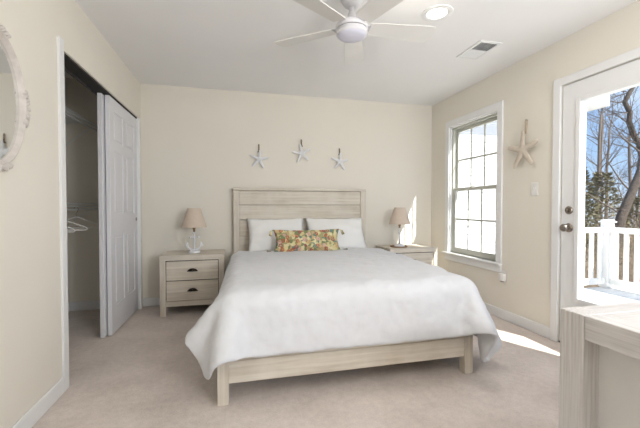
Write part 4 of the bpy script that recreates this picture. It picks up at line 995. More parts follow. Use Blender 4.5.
    184, 3588, 605, 231, 3588, 605, 279, 3588, 605, 326, 3588, 605, 373, 3588, 605, 421, 3588, 605, 468, 3588, 605, 516, 3588, 605, 563, 3588, 605, 610, 3588, 605, 658, 3588, 605, 705, 3588, 605,
    753, 3588, 604, 800, 3588, 604, 847, 3588, 604, 895, 3588, 604, 942, 3589, 604, 990, 3589, 604, 1037, 3589, 604, 1084, 3589, 604, 1132, 3589, 604, 1179, 3589, 605, 1226, 3589, 605, 1274, 3589, 605,
    1321, 3589, 605, 1368, 3589, 605, 1416, 3589, 605, 1463, 3589, 605, 1510, 3589, 602, 1555, 3588, 587, 1593, 3587, 560, 1610, 3587, 516, 1617, 3586, 469, 1620, 3585, 422, 1621, 3584, 375, 1621, 3583, 327,
    1622, 3582, 280, 1623, 3581, 233, 1624, 3580, 185,
    -129, 3636, 290, -124, 3636, 337, -119, 3636, 384, -115, 3636, 431, -111, 3636, 479, -105, 3636, 526, -90, 3636, 570, -52, 3636, 598, -6, 3636, 605, 42, 3636, 605, 89, 3637, 605, 136, 3637, 605,
    184, 3637, 605, 231, 3636, 605, 279, 3636, 605, 326, 3636, 605, 373, 3636, 605, 421, 3636, 605, 468, 3636, 605, 516, 3636, 605, 563, 3636, 605, 610, 3636, 605, 658, 3636, 604, 705, 3636, 604,
    753, 3636, 604, 800, 3636, 604, 847, 3636, 604, 895, 3637, 604, 942, 3637, 604, 990, 3637, 605, 1037, 3637, 605, 1084, 3637, 605, 1132, 3637, 605, 1179, 3637, 605, 1226, 3638, 605, 1274, 3638, 605,
    1321, 3638, 605, 1368, 3638, 605, 1416, 3638, 605, 1463, 3637, 605, 1510, 3637, 601, 1555, 3636, 587, 1592, 3635, 559, 1608, 3635, 515, 1614, 3634, 468, 1619, 3633, 421, 1621, 3632, 374, 1622, 3631, 327,
    1622, 3630, 279, 1623, 3629, 232, 1624, 3628, 184,
    -130, 3684, 290, -126, 3684, 337, -120, 3684, 384, -116, 3684, 432, -111, 3684, 479, -105, 3684, 526, -90, 3684, 571, -52, 3684, 598, -6, 3684, 605, 42, 3685, 605, 89, 3685, 605, 136, 3685, 605,
    184, 3685, 605, 231, 3685, 605, 279, 3685, 605, 326, 3685, 605, 373, 3685, 605, 421, 3684, 605, 468, 3684, 605, 516, 3684, 605, 563, 3684, 605, 610, 3684, 604, 658, 3684, 604, 705, 3684, 604,
    753, 3684, 604, 800, 3685, 604, 847, 3685, 604, 895, 3685, 604, 942, 3685, 604, 990, 3685, 605, 1037, 3685, 605, 1084, 3685, 605, 1132, 3685, 605, 1179, 3686, 605, 1227, 3686, 605, 1274, 3686, 605,
    1321, 3686, 605, 1369, 3686, 605, 1416, 3686, 605, 1463, 3686, 605, 1511, 3685, 601, 1556, 3684, 589, 1591, 3683, 559, 1604, 3683, 514, 1612, 3682, 467, 1618, 3681, 420, 1622, 3680, 373, 1623, 3679, 326,
    1624, 3678, 278, 1624, 3677, 231, 1625, 3676, 184,
    -130, 3733, 290, -125, 3733, 337, -120, 3733, 384, -115, 3733, 432, -111, 3733, 479, -106, 3733, 526, -90, 3733, 571, -52, 3733, 599, -5, 3732, 604, 42, 3732, 597, 89, 3732, 597, 136, 3732, 597,
    184, 3732, 597, 231, 3732, 597, 279, 3732, 597, 326, 3732, 597, 373, 3732, 598, 421, 3732, 598, 468, 3732, 598, 516, 3732, 598, 563, 3732, 598, 610, 3732, 598, 658, 3732, 598, 705, 3732, 597,
    753, 3732, 597, 800, 3732, 597, 847, 3732, 597, 895, 3732, 597, 942, 3732, 596, 990, 3732, 596, 1037, 3733, 596, 1084, 3733, 596, 1132, 3733, 596, 1179, 3733, 595, 1227, 3733, 595, 1274, 3733, 596,
    1321, 3733, 595, 1369, 3733, 595, 1416, 3733, 595, 1464, 3733, 596, 1511, 3733, 594, 1558, 3732, 590, 1587, 3732, 559, 1599, 3731, 513, 1609, 3730, 466, 1619, 3729, 420, 1622, 3728, 373, 1622, 3727, 325,
    1623, 3726, 278, 1623, 3725, 230, 1623, 3724, 183,
    -130, 3781, 290, -126, 3781, 337, -120, 3781, 384, -115, 3781, 432, -110, 3781, 479, -105, 3781, 526, -90, 3781, 571, -51, 3781, 598, -4, 3780, 604, 42, 3780, 592, 89, 3780, 592, 136, 3780, 592,
    184, 3780, 592, 231, 3780, 593, 279, 3780, 593, 326, 3780, 593, 373, 3780, 593, 421, 3780, 593, 468, 3780, 593, 516, 3780, 593, 563, 3780, 593, 610, 3780, 593, 658, 3780, 593, 705, 3780, 592,
    753, 3780, 592, 800, 3780, 591, 847, 3780, 591, 895, 3780, 590, 942, 3780, 590, 990, 3780, 589, 1037, 3780, 589, 1084, 3780, 588, 1132, 3780, 588, 1179, 3780, 587, 1227, 3780, 587, 1274, 3780, 587,
    1321, 3780, 587, 1369, 3780, 587, 1416, 3780, 587, 1464, 3780, 588, 1511, 3780, 588, 1558, 3780, 588, 1584, 3780, 558, 1596, 3779, 512, 1607, 3778, 466, 1618, 3778, 419, 1622, 3777, 372, 1622, 3775, 324,
    1622, 3774, 277, 1622, 3773, 229, 1622, 3773, 182,
]

# ------------------------------------------------------------------ bed
FX0, FX1, FY = -0.107, 1.515, 1.955       # outer foot posts, front face of the footboard
SH = 0.0344                                # the bed stands slightly askew to the wall


def sk(x, y):
    return x + (y - FY) * SH


HY = 4.062
bed = empty('bed', (0.70, 1.955, 0), 0, 'queen bed with whitewashed plank headboard and low footboard on square legs', 'bed')
bo = Vector((0.70, 1.955, 0))
Mb = Matrix.Translation(-bo)
for xa in (FX0, FX1 - 0.062):
    MB().box((xa, FY, 0), (xa + 0.062, FY + 0.062, 0.355), 0.004, M=Mb).build('leg', M_WZ, bed)
m = MB().box((FX0 + .062, FY + .006, 0.243), (FX1 - .062, FY + .034, 0.335), 0.003, M=Mb)
m.box((FX0 + .062, FY + .008, 0.116), (FX1 - .062, FY + .034, 0.241), 0.003, M=Mb)
m.build('footboard', M_WX, bed)
for s, xa in ((0, FX0 + 0.01), (1, FX1 - 0.038)):
    r_ = MB().box((0, 0, 0.135), (0.028, HY - FY - .06, 0.325), 0.003)
    Msh = Matrix(((1, SH, 0, xa), (0, 1, 0, FY + .06), (0, 0, 1, 0), (0, 0, 0, 1)))
    for v in r_.bm.verts: v.co = Mb @ (Msh @ v.co)
    r_.build('side_rail', M_WY, bed)
hx0, hx1 = -0.032, 1.568
for xa in (hx0, hx1 - 0.066):
    MB().box((xa, HY - .012, 0), (xa + 0.066, HY + .055, 1.287), 0.004, M=Mb).build('headboard_post', M_WZ, bed)
MB().box((hx0 - .004, HY - .018, 1.287), (hx1 + .004, HY + .060, 1.318), 0.004, M=Mb).build('headboard_cap', M_WX, bed)
m = MB()
for za, zb, yy in ((1.124, 1.284, 0), (0.955, 1.120, 0), (0.764, 0.950, .016), (0.574, 0.760, .016), (0.35, 0.570, .016)):
    m.box((hx0 + .066, HY + yy, za), (hx1 - .066, HY + .04, zb), 0.004, M=Mb)
m.build('headboard_planks', M_WX, bed)
m = MB()
for k in range(9):
    yk = FY + .12 + k * .235
    m.box((sk(FX0 + .04, yk), yk, .24), (sk(FX1 - .04, yk), yk + .08, .262), M=Mb)
m.build('slats', M_WX, bed)

mt = MB().box((-.085, 1.995, .262), (1.495, 4.03, .582), 0.06, 4)
for v in mt.bm.verts: v.co.x = sk(v.co.x, v.co.y)
tag(mt.build('mattress', M_PILLOW, None, 60), 'white mattress lying on the bed under the duvet', 'mattress')

NXD, NYD = 51, 45
P = np.array(DUVET, dtype=float).reshape(NYD, NXD, 3) / 1000.0
P[..., 0] += (P[..., 1] - FY) * SH
me = bpy.data.meshes.new('duvet')
me.from_pydata(P.reshape(-1, 3).tolist(), [], [(j * NXD + i, j * NXD + i + 1, (j + 1) * NXD + i + 1, (j + 1) * NXD + i) for j in range(NYD - 1) for i in range(NXD - 1)])
dv = link_mesh('duvet', me, M_DUVET, None, 0)
tag(dv, 'white duvet spread over the bed with drooping corners at the foot', 'duvet')
md = dv.modifiers.new('thick', 'SOLIDIFY'); md.thickness = 0.022; md.offset = 1.0
md = dv.modifiers.new('smooth', 'SUBSURF'); md.levels = md.render_levels = 2
tx = bpy.data.textures.new('duvet_puff', 'CLOUDS'); tx.noise_scale = 0.16; tx.noise_depth = 2
tx2 = bpy.data.textures.new('duvet_creases', 'CLOUDS'); tx2.noise_scale = 0.06; tx2.noise_depth = 3
md = dv.modifiers.new('creases', 'DISPLACE'); md.texture = tx2; md.strength = 0.011; md.mid_level = 0.5; md.texture_coords = 'LOCAL'
md = dv.modifiers.new('puff', 'DISPLACE'); md.texture = tx; md.strength = 0.022; md.mid_level = 0.35; md.texture_coords = 'LOCAL'


def pillow(name, w, h, t, mat, seed, ear=0.07, pinch=1.0, n=30):
    """stuffed pillow standing in its own XZ plane, bottom edge at z = 0"""
    bm = bmesh.new()
    rg = random.Random(seed)
    ph = [rg.uniform(0, 6.28) for _ in range(6)]
    top, bot = {}, {}
    for j in range(n + 1):
        for i in range(n + 1):
            u, v = -1 + 2 * i / n, -1 + 2 * j / n
            x = w / 2 * u * (1 - ear * (1 - v * v))
            z = h / 2 * v * (1 - ear * (1 - u * u) * (1.2 if v > 0 else .3))
            q = max(0.0, (1 - u ** 2) * (1 - v ** 2))
            y = t / 2 * q ** 0.42
            wr = .006 * pinch * math.sin(7 * u + 5 * v + ph[0]) * math.sin(4 * v - 6 * u + ph[1]) * q ** .5 + .004 * pinch * math.sin(13 * u * v + ph[2])
            edge = i in (0, n) or j in (0, n)
            a = bm.verts.new((x, -(y + wr), z + h / 2))
            top[i, j] = a
            bot[i, j] = a if edge else bm.verts.new((x, (y * .8 + wr), z + h / 2))
    for j in range(n):
        for i in range(n):
            f = [top[i, j], top[i + 1, j], top[i + 1, j + 1], top[i, j + 1]]
            bm.faces.new(f)
            g = [bot[i, j + 1], bot[i + 1, j + 1], bot[i + 1, j], bot[i, j]]
            try: bm.faces.new(g)
            except ValueError: pass
    me = bpy.data.meshes.new(name)
    bm.to_mesh(me); bm.free()
    return link_mesh(name, me, mat, None, 0)


p1 = pillow('bed_pillow', 0.66, 0.43, 0.17, M_PILLOW, 1)
p1.location = (0.450, 3.835, 0.588); p1.rotation_euler = (-0.50, 0.0, 0.02)
tag(p1, 'white bed pillow leaning on the headboard nearer the anchor lamp against the blank wall', 'pillow', 'white bed pillows')
p2 = pillow('bed_pillow', 0.72, 0.43, 0.17, M_PILLOW, 2)
p2.location = (1.150, 3.835, 0.588); p2.rotation_euler = (-0.50, 0.0, -0.03)
tag(p2, 'white bed pillow leaning on the headboard at the window side', 'pillow', 'white bed pillows')
cu = pillow('lumbar_cushion', 0.745, 0.26, 0.14, M_FLORAL, 5, ear=0.10, pinch=1.6)
cu.location = (0.745, 3.60, 0.612); cu.rotation_euler = (-0.35, 0.0, 0.0)
tag(cu, 'floral yellow and red lumbar cushion with tasselled corners in front of the white pillows', 'cushion')
for sx, sz in ((-1, 0.012), (1, 0.012), (-1, .25), (1, .25)):
    a = Vector((sx * 0.366, 0, sz))
    b = a + (Vector((sx * .030, -.006, .004)) if sz < .1 else Vector((sx * .022, -.02, -.016)))
    c = b + (Vector((sx * .042, -.004, .002)) if sz < .1 else Vector((sx * .012, -.012, -.045)))
    MB().tube([a, b, b + (c - b) * .12, b + (c - b) * .3, c], [.003, .005, .014, .011, .017], 10).build('tassel', M_TASSEL if sz < .1 else M_FLORAL, cu, 40)

# ------------------------------------------------------------------ nightstands
def make_nightstand(loc, label):
    W, D_, Hh = 0.618, 0.425, 0.612
    t = empty('nightstand', loc, 0, label, 'nightstand', 'two-drawer nightstands')
    s = 0.055
    for xa in (0, W - s):
        MB().box((xa, 0, 0), (xa + s, s, Hh - .052), .003).build('leg', M_WZ, t)
        MB().box((xa, D_ - s, 0), (xa + s, D_, Hh - .052), .003).build('leg', M_WZ, t)
    MB().box((0, -.002, Hh - .052), (W, D_, Hh), .004).build('top', M_WX, t)
    for xa in (0.008, W - .028):
        MB().box((xa, s, .105), (xa + .02, D_ - s, Hh - .052)).build('side_panel', M_WY, t)
    MB().box((s, D_ - .02, .105), (W - s, D_ - .006, Hh - .052)).build('back_panel', M_WX, t)
    MB().box((s, .006, .098), (W - s, .03, .150), .003).build('rail', M_WX, t)
    MB().box((s, .018, .150), (W - s, D_ - .02, .162)).build('bottom_board', M_WX, t)
    m = MB().box((s, .02, .152), (W - s, .035, Hh - .052))
    m.build('drawer_opening', M_DARK, t)
    for za, zb in ((.158, .352), (.360, .552)):
        d = MB().box((s + .006, .004, za), (W - s - .006, .022, zb), .003).build('drawer', M_WX, t)
        # half-moon cup pull
        m = MB()
        zc = (za + zb) / 2 + .004
        pts = []
        bm = m.bm
        rows = []
        for j in range(7):
            el = (PI / 2) * j / 6
            row = []
            for i in range(13):
                a = PI * i / 12
                x = W / 2 + .047 * math.cos(a) * math.cos(el * .98)
                y = .004 - .022 * math.sin(el)
                z = zc - .012 + .030 * math.sin(a) * math.cos(el * .55)
                row.append(bm.verts.new((x, y, z)))
            rows.append(row)
        for r0, r1 in zip(rows[:-1], rows[1:]):
            for i in range(12): bm.faces.new((r0[i], r0[i + 1], r1[i + 1], r1[i]))
        bmesh.ops.remove_doubles(bm, verts=bm.verts[:], dist=1e-5)
        m.box((W / 2 - .052, .001, zc - .014), (W / 2 + .052, .0045, zc - .006))
        m.build('cup_pull', M_BRONZE, d, 40)
    return t


ns = make_nightstand((-0.742, 3.680, 0), 'whitewashed nightstand with two drawers, both cup pulls in view, in the corner by the closet')
n2 = copy_tree(ns)
n2.location = (1.730, 3.680, 0)
n2['label'] = 'whitewashed nightstand half hidden by the bed, next to the window'

# ------------------------------------------------------------------ anchor lamps
def make_lamp(loc, rz, label):
    t = empty('table_lamp', loc, rz, label, 'lamp', 'anchor table lamps')
    MB().lathe([(0, 0), (.060, 0), (.063, .006), (.058, .018), (.052, .024), (.022, .030), (0, .030)], 32).build('base', M_CERAMIC, t, 40)
    m = MB()
    m.tube([(0, 0, .028), (0, 0, .10), (0, 0, .205)], [.0135, .011, .009], 12)
    m.tube([(-.038, 0, .166), (.038, 0, .166)], [.0085, .0085], 10)
    for s in (-1, 1):
        m.lathe([(0, -.012), (.012, -.006), (.012, .006), (0, .012)], 10, c=(s * .040, 0, .166))
    arc = []
    for k in range(17):
        a = math.radians(200 + 140 * k / 16)
        arc.append((.074 * math.cos(a), 0, .102 + .074 * math.sin(a)))
    m.tube(arc, [.006 + .0075 * math.sin(PI * k / 16) for k in range(17)], 10)
    for s in (-1, 1):   # flukes
        c = Vector((s * .071, 0, .080))
        m.prism([(-.022, -.012), (0.022, -.012), (0.004, .036), (-.004, .036)], -.006, .006,
                M=Matrix.Translation(c) @ Matrix.Rotation(s * -.12, 4, 'Y') @ Matrix.Rotation(PI / 2, 4, 'X'), bevel=.002)
    m.build('anchor', M_CERAMIC, t, 50)
    MB().tube([(math.cos(a) * .014, 0, .213 + math.sin(a) * .014) for a in [2 * PI * k / 16 for k in range(16)]], .0045, 8, closed=True).build('ring', M_CERAMIC, t, 50)
    MB().lathe([(.006, .222), (.012, .226), (.012, .236), (.008, .240), (.014, .246), (.015, .275), (.012, .280), (0, .280)], 16).build('socket', M_BRASS, t, 40)
    m = MB()
    for a in (0, PI):
        m.tube([(0.012 * math.cos(a), .012 * math.sin(a), .262), (.045 * math.cos(a), .045 * math.sin(a), .32), (.045 * math.cos(a), .045 * math.sin(a), .40), (0.01 * math.cos(a), 0, .466)], .002, 6)
    for a in (0, 2 * PI / 3, 4 * PI / 3):
        m.tube([(0, 0, .466), (.062 * math.cos(a), .062 * math.sin(a), .468)], .0018, 6)
    m.build('harp', M_BRASS, t, 40)
    # open cone with real thickness
    m = MB(); bm = m.bm
    n = 48
    ring = []
    for r, z in ((.128, .272), (.0665, .472), (.0645, .472), (.126, .272)):
        ring.append([bm.verts.new((r * math.cos(2 * PI * k / n), r * math.sin(2 * PI * k / n), z)) for k in range(n)])
    for i in range(4):
        A, B = ring[i], ring[(i + 1) % 4]
        for k in range(n): bm.faces.new((A[k], A[(k + 1) % n], B[(k + 1) % n], B[k]))
    m.build('lamp_shade', M_SHADE, t, 40)
    return t


lamp = make_lamp((-0.435, 3.865, 0.612), 0.1, 'anchor table lamp with a linen shade on the nightstand in the corner by the closet')
tray = MB().lathe([(0, 0), (.098, 0), (.104, .006), (.102, .014), (.096, .013), (.093, .007), (0, .006)], 36).build('coaster', M_BROWN, None, 40)
tray.location = (1.915, 3.835, 0.6121)
tag(tray, 'round brown tray on the nightstand by the window, under the lamp', 'tray')
l2 = copy_tree(lamp)
l2.location = (1.930, 3.845, 0.6182)
l2.rotation_euler = (0, 0, 1.15)
l2['label'] = 'anchor table lamp turned edge-on, on the brown tray by the window'

# ------------------------------------------------------------------ wall decorations
def starfish(name, c, R_, rot, depth, mat, width, plane, parent, taper=.35, seed=1):
    """five ridged arms; plane 'back' (on the back wall) or 'right' (on the window wall)"""
    m = MB(); bm = m.bm
    rg = random.Random(seed)
    ctr_f = bm.verts.new((0, 0, depth))
    ctr_b = bm.verts.new((0, 0, 0))
    out, ridge = [], []
    for k in range(5):
        a = rot + 2 * PI * k / 5
        Rk = R_ * rg.uniform(.93, 1.05)
        d = Vector((math.cos(a), math.sin(a), 0)); q = Vector((-d.y, d.x, 0))
        av = rot + 2 * PI * (k + .5) / 5
        vi = Vector((math.cos(av), math.sin(av), 0)) * width * 1.25
        arm = []
        for f, wf in ((.40, 1.0), (.70, .9), (.95, .72), (1.0, .4)):
            arm.append((d * Rk * f - q * width * wf * (.5 + taper * .5), d * Rk * f + q * width * wf * (.5 + taper * .5), d * Rk * f, f))
        L = [bm.verts.new(x[0] + Vector((0, 0, depth * .25))) for x in arm]
        Rr = [bm.verts.new(x[1] + Vector((0, 0, depth * .25))) for x in arm]
        T = [bm.verts.new(x[2] + Vector((0, 0, depth * (1 - .45 * x[3])))) for x in arm]
        Bk = [bm.verts.new(x[2]) for x in arm]
        out.append((L, Rr, T, Bk, bm.verts.new(vi + Vector((0, 0, depth * .35)))))
    for k in range(5):
        L, Rr, T, Bk, V = out[k]
        Vp = out[k - 1][4]
        for A, B in ((L, T), (T, Rr), (Rr, Bk), (Bk, L)):
            for i in range(3): bm.faces.new((A[i], A[i + 1], B[i + 1], B[i]))
        bm.faces.new((L[3], T[3], Rr[3], Bk[3]))
        bm.faces.new((ctr_f, Vp, L[0], T[0])); bm.faces.new((ctr_f, T[0], Rr[0], V))
        bm.faces.new((ctr_b, Bk[0], L[0], Vp)); bm.faces.new((ctr_b, V, Rr[0], Bk[0]))
    if plane == 'back':
        M = Matrix(((1, 0, 0, 0), (0, 0, -1, 0), (0, 1, 0, 0), (0, 0, 0, 1)))
    else:
        M = Matrix(((0, 0, -1, 0), (-1, 0, 0, 0), (0, 1, 0, 0), (0, 0, 0, 1)))
    for v in bm.verts: v.co = M @ v.co
    o = m.build(name, mat, parent)
    md = o.modifiers.new('round', 'SUBSURF'); md.levels = md.render_levels = 2
    o.data.polygons.foreach_set('use_smooth', [True] * len(o.data.polygons))
    return o


for x, z, zt, rot, lb, sd in ((0.262, 1.655, 1.835, 1.45, 'small pale blue starfish ornament on a brown loop, on the closet side of the three', 3),
                              (0.770, 1.742, 1.912, 1.75, 'small pale blue starfish ornament hung highest, middle of the three over the headboard', 5),
                              (1.252, 1.658, 1.825, 1.50, 'small pale blue starfish ornament on a brown loop, on the window side of the three', 8)):
    t = empty('starfish_ornament', (x, YB, z), 0, lb, 'wall ornament', 'starfish over the headboard')
    s = starfish('starfish', None, .116, rot, .024, M_STAR, .036, 'back', t, seed=sd)
    s.location = (0, -.0235, 0)
    zr = zt - z
    MB().tube([(-.005, -.018, .095), (-.005, -.012, zr - .01), (0, -.010, zr), (.005, -.012, zr - .01), (.005, -.018, .095)], .0034, 6).tube([(-.016, -.022, .088), (.016, -.022, .090)], .006, 6).build('rope_loop', M_ROPE, t, 0)
    MB().tube([(0, 0, zr - .006), (0, -.016, zr - .004)], .003, 8).build('nail', M_BRONZE, t)

t = empty('wooden_starfish', (XR, 2.580, 1.605), 0, 'large driftwood starfish hanging by a pale rope between the window and the glass door', 'wall ornament')
s = starfish('starfish', None, .182, 1.60, .036, M_STARW, .050, 'right', t, taper=.6, seed=12)
s.location = (-.036, 0, 0)
MB().tube([(-.02, .006, .15), (-.014, .006, .262), (-.012, 0, .275), (-.014, -.006, .262), (-.02, -.006, .15)], .005, 6).build('rope_loop', M_ROPEL, t, 0)
MB().tube([(0, 0, .268), (-.02, 0, .27)], .0035, 8).build('nail', M_BRONZE, t)

t = empty('light_switch', (XR, 2.490, 1.253), 0, 'white toggle switch plate on the wall by the glass door', 'light switch')
MB().box((-.006, -.036, -.058), (0, .036, .058), .003).build('switch_plate', M_PLASTIC, t)
MB().box((-.016, -.005, -.004), (-.005, .005, .014), .002).build('toggle', M_PLASTIC, t)
t = empty('wall_outlet', (XR, 2.842, 0.415), 0, 'white outlet plate low on the wall under the window corner', 'outlet')
MB().box((-.006, -.036, -.058), (0, .036, .058), .003).build('outlet_plate', M_PLASTIC, t)
MB().box((-.0072, -.012, .01), (-.0055, .012, .04)).build('socket', M_PLASTIC, t)
t = empty('plug_in_freshener', (XR - .006, 2.822, 0.412), 0, 'small white plug-in device with a dark tip in the wall outlet', 'plug-in device')
MB().box((-.052, -.030, -.030), (-.0015, .030, .040), .010, 3).build('housing', M_PLASTIC, t, 40)
MB().lathe([(0, -.052), (.014, -.052), (.018, -.044), (.018, -.030), (0, -.030)], 16, c=(-.03, -.004, .012)).build('bottle', M_TASSEL, t, 40)

# mirror on the closet wall
mo = empty('oval_mirror', (XL, 1.755, 1.572), 0, 'oval wall mirror in a carved distressed white frame', 'mirror')
MM = Matrix(((0, 0, 1, 0), (1, 0, 0, 0), (0, 1, 0, 0), (0, 0, 0, 1)))   # local x->Y, y->Z, z->X
A_, B_ = 0.212, 0.300
m = MB(); bm = m.bm
prof = [(1.0, .0), (1.0, .012), (.965, .026), (.92, .030), (.885, .022), (.87, .024), (.845, .020), (.83, .010), (.83, .0)]
n = 96
rings = [[bm.verts.new(MM @ Vector(((A_ - (1 - s) * .165) * math.cos(2 * PI * k / n), (B_ - (1 - s) * .165) * math.sin(2 * PI * k / n), z))) for k in range(n)] for s, z in prof]
for i in range(len(prof)):
    Aq, Bq = rings[i], rings[(i + 1) % len(prof)]
    for k in range(n): bm.faces.new((Aq[k], Aq[(k + 1) % n], Bq[(k + 1) % n], Bq[k]))
m.build('frame', M_FRAMEW, mo, 40)
ag, bg = A_ - .17 * .165 + .003, B_ - .17 * .165 + .003
m = MB(); bm = m.bm
f1 = [bm.verts.new(MM @ Vector((ag * math.cos(2 * PI * k / n), bg * math.sin(2 * PI * k / n), .009))) for k in range(n)]
f0 = [bm.verts.new(MM @ Vector((ag * math.cos(2 * PI * k / n), bg * math.sin(2 * PI * k / n), .004))) for k in range(n)]
bm.faces.new(f1); bm.faces.new(f0[::-1])
for k in range(n): bm.faces.new((f0[k], f0[(k + 1) % n], f1[(k + 1) % n], f1[k]))
m.build('mirror_glass', M_MIRROR, mo)
for k in range(4):            # carved leaf sprays at top, bottom and sides
    a = k * PI / 2
    c = Vector(((A_ - .005) * math.cos(a), (B_ - .005) * math.sin(a), .022))
    tg = Vector((-math.sin(a), math.cos(a), 0)); nr = Vector((math.cos(a), math.sin(a), 0))
    m = MB()
    for i in range(-4, 5):
        p0 = c + tg * i * .018 - nr * (.0009 * i * i)
        dr = (tg * (.6 * (1 if i > 0 else -1) if i else 0) + nr * (.8 if i % 2 == 0 else .45)).normalized()
        ln = .034 - .003 * abs(i)
        m.tube([MM @ (p0 - dr * .008), MM @ (p0 + dr * ln * .4 + Vector((0, 0, .008))), MM @ (p0 + dr * ln * .8 + Vector((0, 0, .004))), MM @ (p0 + dr * ln + tg * .006 * (1 if i >= 0 else -1))], [.006, .009, .006, .002], 8)
    m.lathe([(0, -.008), (.010, -.004), (.013, .003), (.006, .009), (0, .010)], 12, M=Matrix.Translation(MM @ c) @ MM)
    m.build('carving', M_FRAMEW, mo, 60)

# ------------------------------------------------------------------ ceiling fan
FXC, FYC = 0.704, 2.063
fan = empty('ceiling_fan', (FXC, FYC, H), 0, 'white five-blade ceiling fan with a round frosted light', 'ceiling fan')
MB().lathe([(0, 0), (.078, 0), (.078, -.022), (.070, -.055), (.050, -.088), (.030, -.104), (0, -.104)], 40).build('canopy', M_FAN, fan, 40)
MB().lathe([(.017, -.10), (.017, -.135), (.024, -.142), (.024, -.190), (.0, -.190)], 24).build('downrod', M_FAN, fan, 40)
MB().lathe([(0, -.180), (.034, -.182), (.060, -.192), (.090, -.205), (.099, -.216), (.099, -.232), (.094, -.238), (.0, -.238)], 48).build('motor_housing', M_FAN, fan, 40)
MB().lathe([(0, -.237), (.088, -.237), (.088, -.244), (0, -.244)], 48).build('shadow_ring', M_DARK, fan, 40)
lk = MB().lathe([(0, -.243), (.094, -.243), (.097, -.247), (.097, -.270), (.092, -.275), (0, -.275)], 48).build('light_kit', M_FAN, fan, 40)
MB().lathe([(.090, -.2745), (.086, -.280), (.060, -.287), (.030, -.290), (0, -.291)], 48).build('light_lens', M_FANLENS, lk, 60)
for k in range(5):
    th = math.radians(357 + 72 * k)
    Mk = Matrix.Rotation(th, 4, 'Z') @ Matrix.Translation((0, 0, -.224)) @ Matrix.Rotation(-math.radians(12), 4, 'X')
    ol = [(.115, -.050), (.13, -.056), (.30, -.066), (.50, -.078), (.525, -.074), (.535, -.055), (.540, 0), (.535, .055), (.525, .074), (.50, .078), (.30, .066), (.13, .056), (.115, .050)]
    bl = MB().prism(ol, -.003, .003, M=Mk, bevel=.0012).build('blade', M_BLADE, fan)
    MB().prism([(.075, -.018), (.11, -.026), (.165, -.030), (.172, 0), (.165, .030), (.11, .026), (.075, .018)], .003, .008, M=Mk).build('blade_bracket', M_FAN, bl)

# ------------------------------------------------------------------ recessed lights and vent
def downlight(x, y, watts, label):
    t = empty('recessed_light', (x, y, H), 0, label, 'ceiling light', 'recessed ceiling lights')
    m = MB(); bm = m.bm
    pr = [(.106, 0), (.104, -.006), (.082, -.009), (.072, -.006), (.066, -.001), (.066, 0)]
    n = 48
    rr = [[bm.verts.new((r * math.cos(2 * PI * k / n), r * math.sin(2 * PI * k / n), z)) for k in range(n)] for r, z in pr]
    for A, B in zip(rr, rr[1:] + rr[:1]):
        for k in range(n): bm.faces.new((A[k], A[(k + 1) % n], B[(k + 1) % n], B[k]))
    m.build('trim_ring', M_TRIM, t, 50)
    MB().lathe([(0, -.0005), (.0665, -.0005), (.0665, -.0035), (0, -.0042)], 48).build('lens', M_LENS, t, 40)
    d = bpy.data.lights.new('recessed_lamp', 'AREA')
    d.shape, d.size, d.energy, d.color = 'DISK', .12, watts, (1.0, .93, .84)
    o = bpy.data.objects.new('recessed_lamp', d)
    COL.objects.link(o); o.parent = t; o.location = (0, 0, -.010)
    return t


downlight(1.358, 2.157, CAN_W, 'lit round recessed ceiling light beyond the fan, towards the window')

v = empty('ceiling_vent', (2.02, 2.575, H), 0, 'white rectangular ceiling vent with slanted louvres near the window wall', 'vent')
m = MB()
hx, hy = .105, .160
m.box((-hx, -hy, -.008), (hx, -hy + .028, 0), .003).box((-hx, hy - .028, -.008), (hx, hy, 0), .003)
m.box((-hx, -hy + .028, -.008), (-hx + .028, hy - .028, 0), .003).box((hx - .028, -hy + .028, -.008), (hx, hy - .028, 0), .003)
m.box((-hx + .028, -.004, -.007), (hx - .028, .004, -.001))
m.build('frame', M_TRIM, v)
MB().box((-hx + .02, -hy + .02, -.0012), (hx - .02, hy - .02, -.0004)).build('duct_opening', M_DARK, v)
for half, s in ((-1, 1), (1, -1)):
    for k in range(7):
        yc = half * (.014 + k * .0175)
        M = Matrix.Translation((0, yc, -.0055)) @ Matrix.Rotation(s * .75, 4, 'X')
        MB().box((-hx + .026, -.0065, -.0006), (hx - .026, .0065, .0006), M=M).build('louvre', M_TRIM, v)

# ------------------------------------------------------------------ closet contents
def wire_shelf(z, label):
    t = empty('wire_shelf', (CX, 3.2, z), 0, label, 'shelf', 'closet wire shelves')
    m = MB()
    L0, L1 = O1 - .24 - 3.2, YB - .012 - 3.2
    for x, zz in ((.012, 0), (.15, 0), (.29, 0), (.30, -.03)):
        m.tube([(x, L0, zz), (x, L1, zz)], .0035 if x < .29 else .0045, 6)
    k = L0 + .01
    while k < L1:
        m.tube([(.005, k, .003), (.29, k, .003), (.30, k, -.03)], .0018, 4)
        k += .0254
    m.build('wire_deck', M_WIRE, t)
    m = MB().tube([(.285, L0, -.055), (.285, L1, -.055)], .008, 8)
    m.build('hanging_rod', M_WIRE, t)
    for yy in (-.6, .2, .85):
        MB().tube([(.002, yy, -.26), (.28, yy, -.02)], .005, 6).tube([(.285, yy, -.063), (.285, yy, -.02)], .004, 6).build('brace', M_WIRE, t)
    return t


wire_shelf(1.96, 'upper white wire shelf inside the closet')
wire_shelf(1.13, 'lower white wire shelf inside the closet with hangers on its rod')


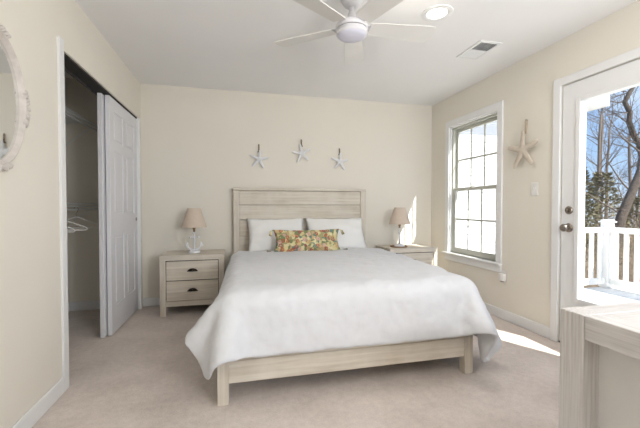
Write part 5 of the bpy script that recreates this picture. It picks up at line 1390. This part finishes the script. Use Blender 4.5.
def make_hanger(y, tilt, label):
    t = empty('clothes_hanger', (CX + .285, y, 1.083), tilt, label, 'hanger', 'white plastic hangers in the closet')
    MB().tube([(.002, 0, -.075), (0, 0, -.040), (.012, 0, -.026), (.020, 0, -.006), (.013, 0, .010), (0, 0, .0155), (-.013, 0, .010), (-.018, 0, -.004)], .0022, 8).build('hook', M_NICKEL, t, 0)
    MB().tube([(0, 0, -.075), (.20, 0, -.155), (.215, 0, -.170), (.20, 0, -.180), (-.20, 0, -.180), (-.215, 0, -.170), (-.20, 0, -.155)], .0055, 8, closed=True).build('body', M_PLASTIC, t, 0)
    return t


hg = make_hanger(2.90, .15, 'white plastic hanger nearest the closet opening')
for y, tl, lb in ((3.08, -.12, 'second white plastic hanger from the closet opening'), (3.27, .1, 'third white plastic hanger from the closet opening'), (3.62, -.1, 'white plastic hanger hanging alone towards the closet end wall')):
    c = copy_tree(hg)
    c.location = (CX + .285, y, 1.083); c.rotation_euler = (0, 0, tl); c['label'] = lb

# ------------------------------------------------------------------ dresser
DX0, DY_, DT = 1.087, 0.957, 0.752
dw, dd = 1.38, 0.50
dr = empty('dresser', (DX0, DY_ - dd, 0), 0, 'rough whitewashed wood dresser with square posts, its corner in the foreground by the glass door', 'dresser')
s = .084
for xa in (0, dw - s):
    for ya in (0, dd - s):
        MB().box((xa, ya, 0), (xa + s, ya + s, DT), .004).build('corner_post', M_GZ, dr)
e = .0015
for xa in (.001, dw - s):
    MB().box((xa, s + e, DT - .080), (xa + s - .001, dd - s - e, DT - .001), .004).build('end_rail', M_GY, dr)
for ya in (.001, dd - s):
    MB().box((s + e, ya, DT - .080), (dw - s - e, ya + s - .001, DT - .001), .004).build('long_rail', M_GX, dr)
m = MB()
k = s + e
npl = 3
wpl = (dd - 2 * s - 2 * e) / npl
for i in range(npl):
    m.box((s + e, k + i * wpl + .0008, DT - .034), (dw - s - e, k + (i + 1) * wpl - .0008, DT - .002), .003)
m.build('top_planks', M_GX, dr)
MB().box((.066, s, .10), (.082, dd - s, DT - .078)).build('end_panel', M_PANEL, dr)
MB().box((dw - .082, s, .10), (dw - .066, dd - s, DT - .078)).build('end_panel', M_PANEL, dr)
MB().box((s, .02, .10), (dw - s, .034, DT - .078)).build('back_panel', M_GX, dr)
MB().box((.03, s, .10), (.066, dd - s, .17), .003).build('bottom_rail', M_GY, dr)
MB().box((s, .034, .10), (dw - s, dd - .05, .118)).build('bottom_board', M_GX, dr)
fw_ = (dw - 2 * s - .02) / 3
for i in range(3):
    for za, zb in ((.125, .395), (.40, DT - .085)):
        d = MB().box((s + .005 + i * (fw_ + .005), dd - .03, za), (s + .005 + i * (fw_ + .005) + fw_, dd - .008, zb), .003).build('drawer', M_GX, dr)
        xc = s + .005 + i * (fw_ + .005) + fw_ / 2
        MB().lathe([(0, 0), (.012, 0), (.009, .012), (.016, .020), (0, .026)], 16, M=Matrix.Translation((xc, dd - .008, (za + zb) / 2)) @ Matrix.Rotation(-PI / 2, 4, 'X')).build('knob', M_BRONZE, d, 40)
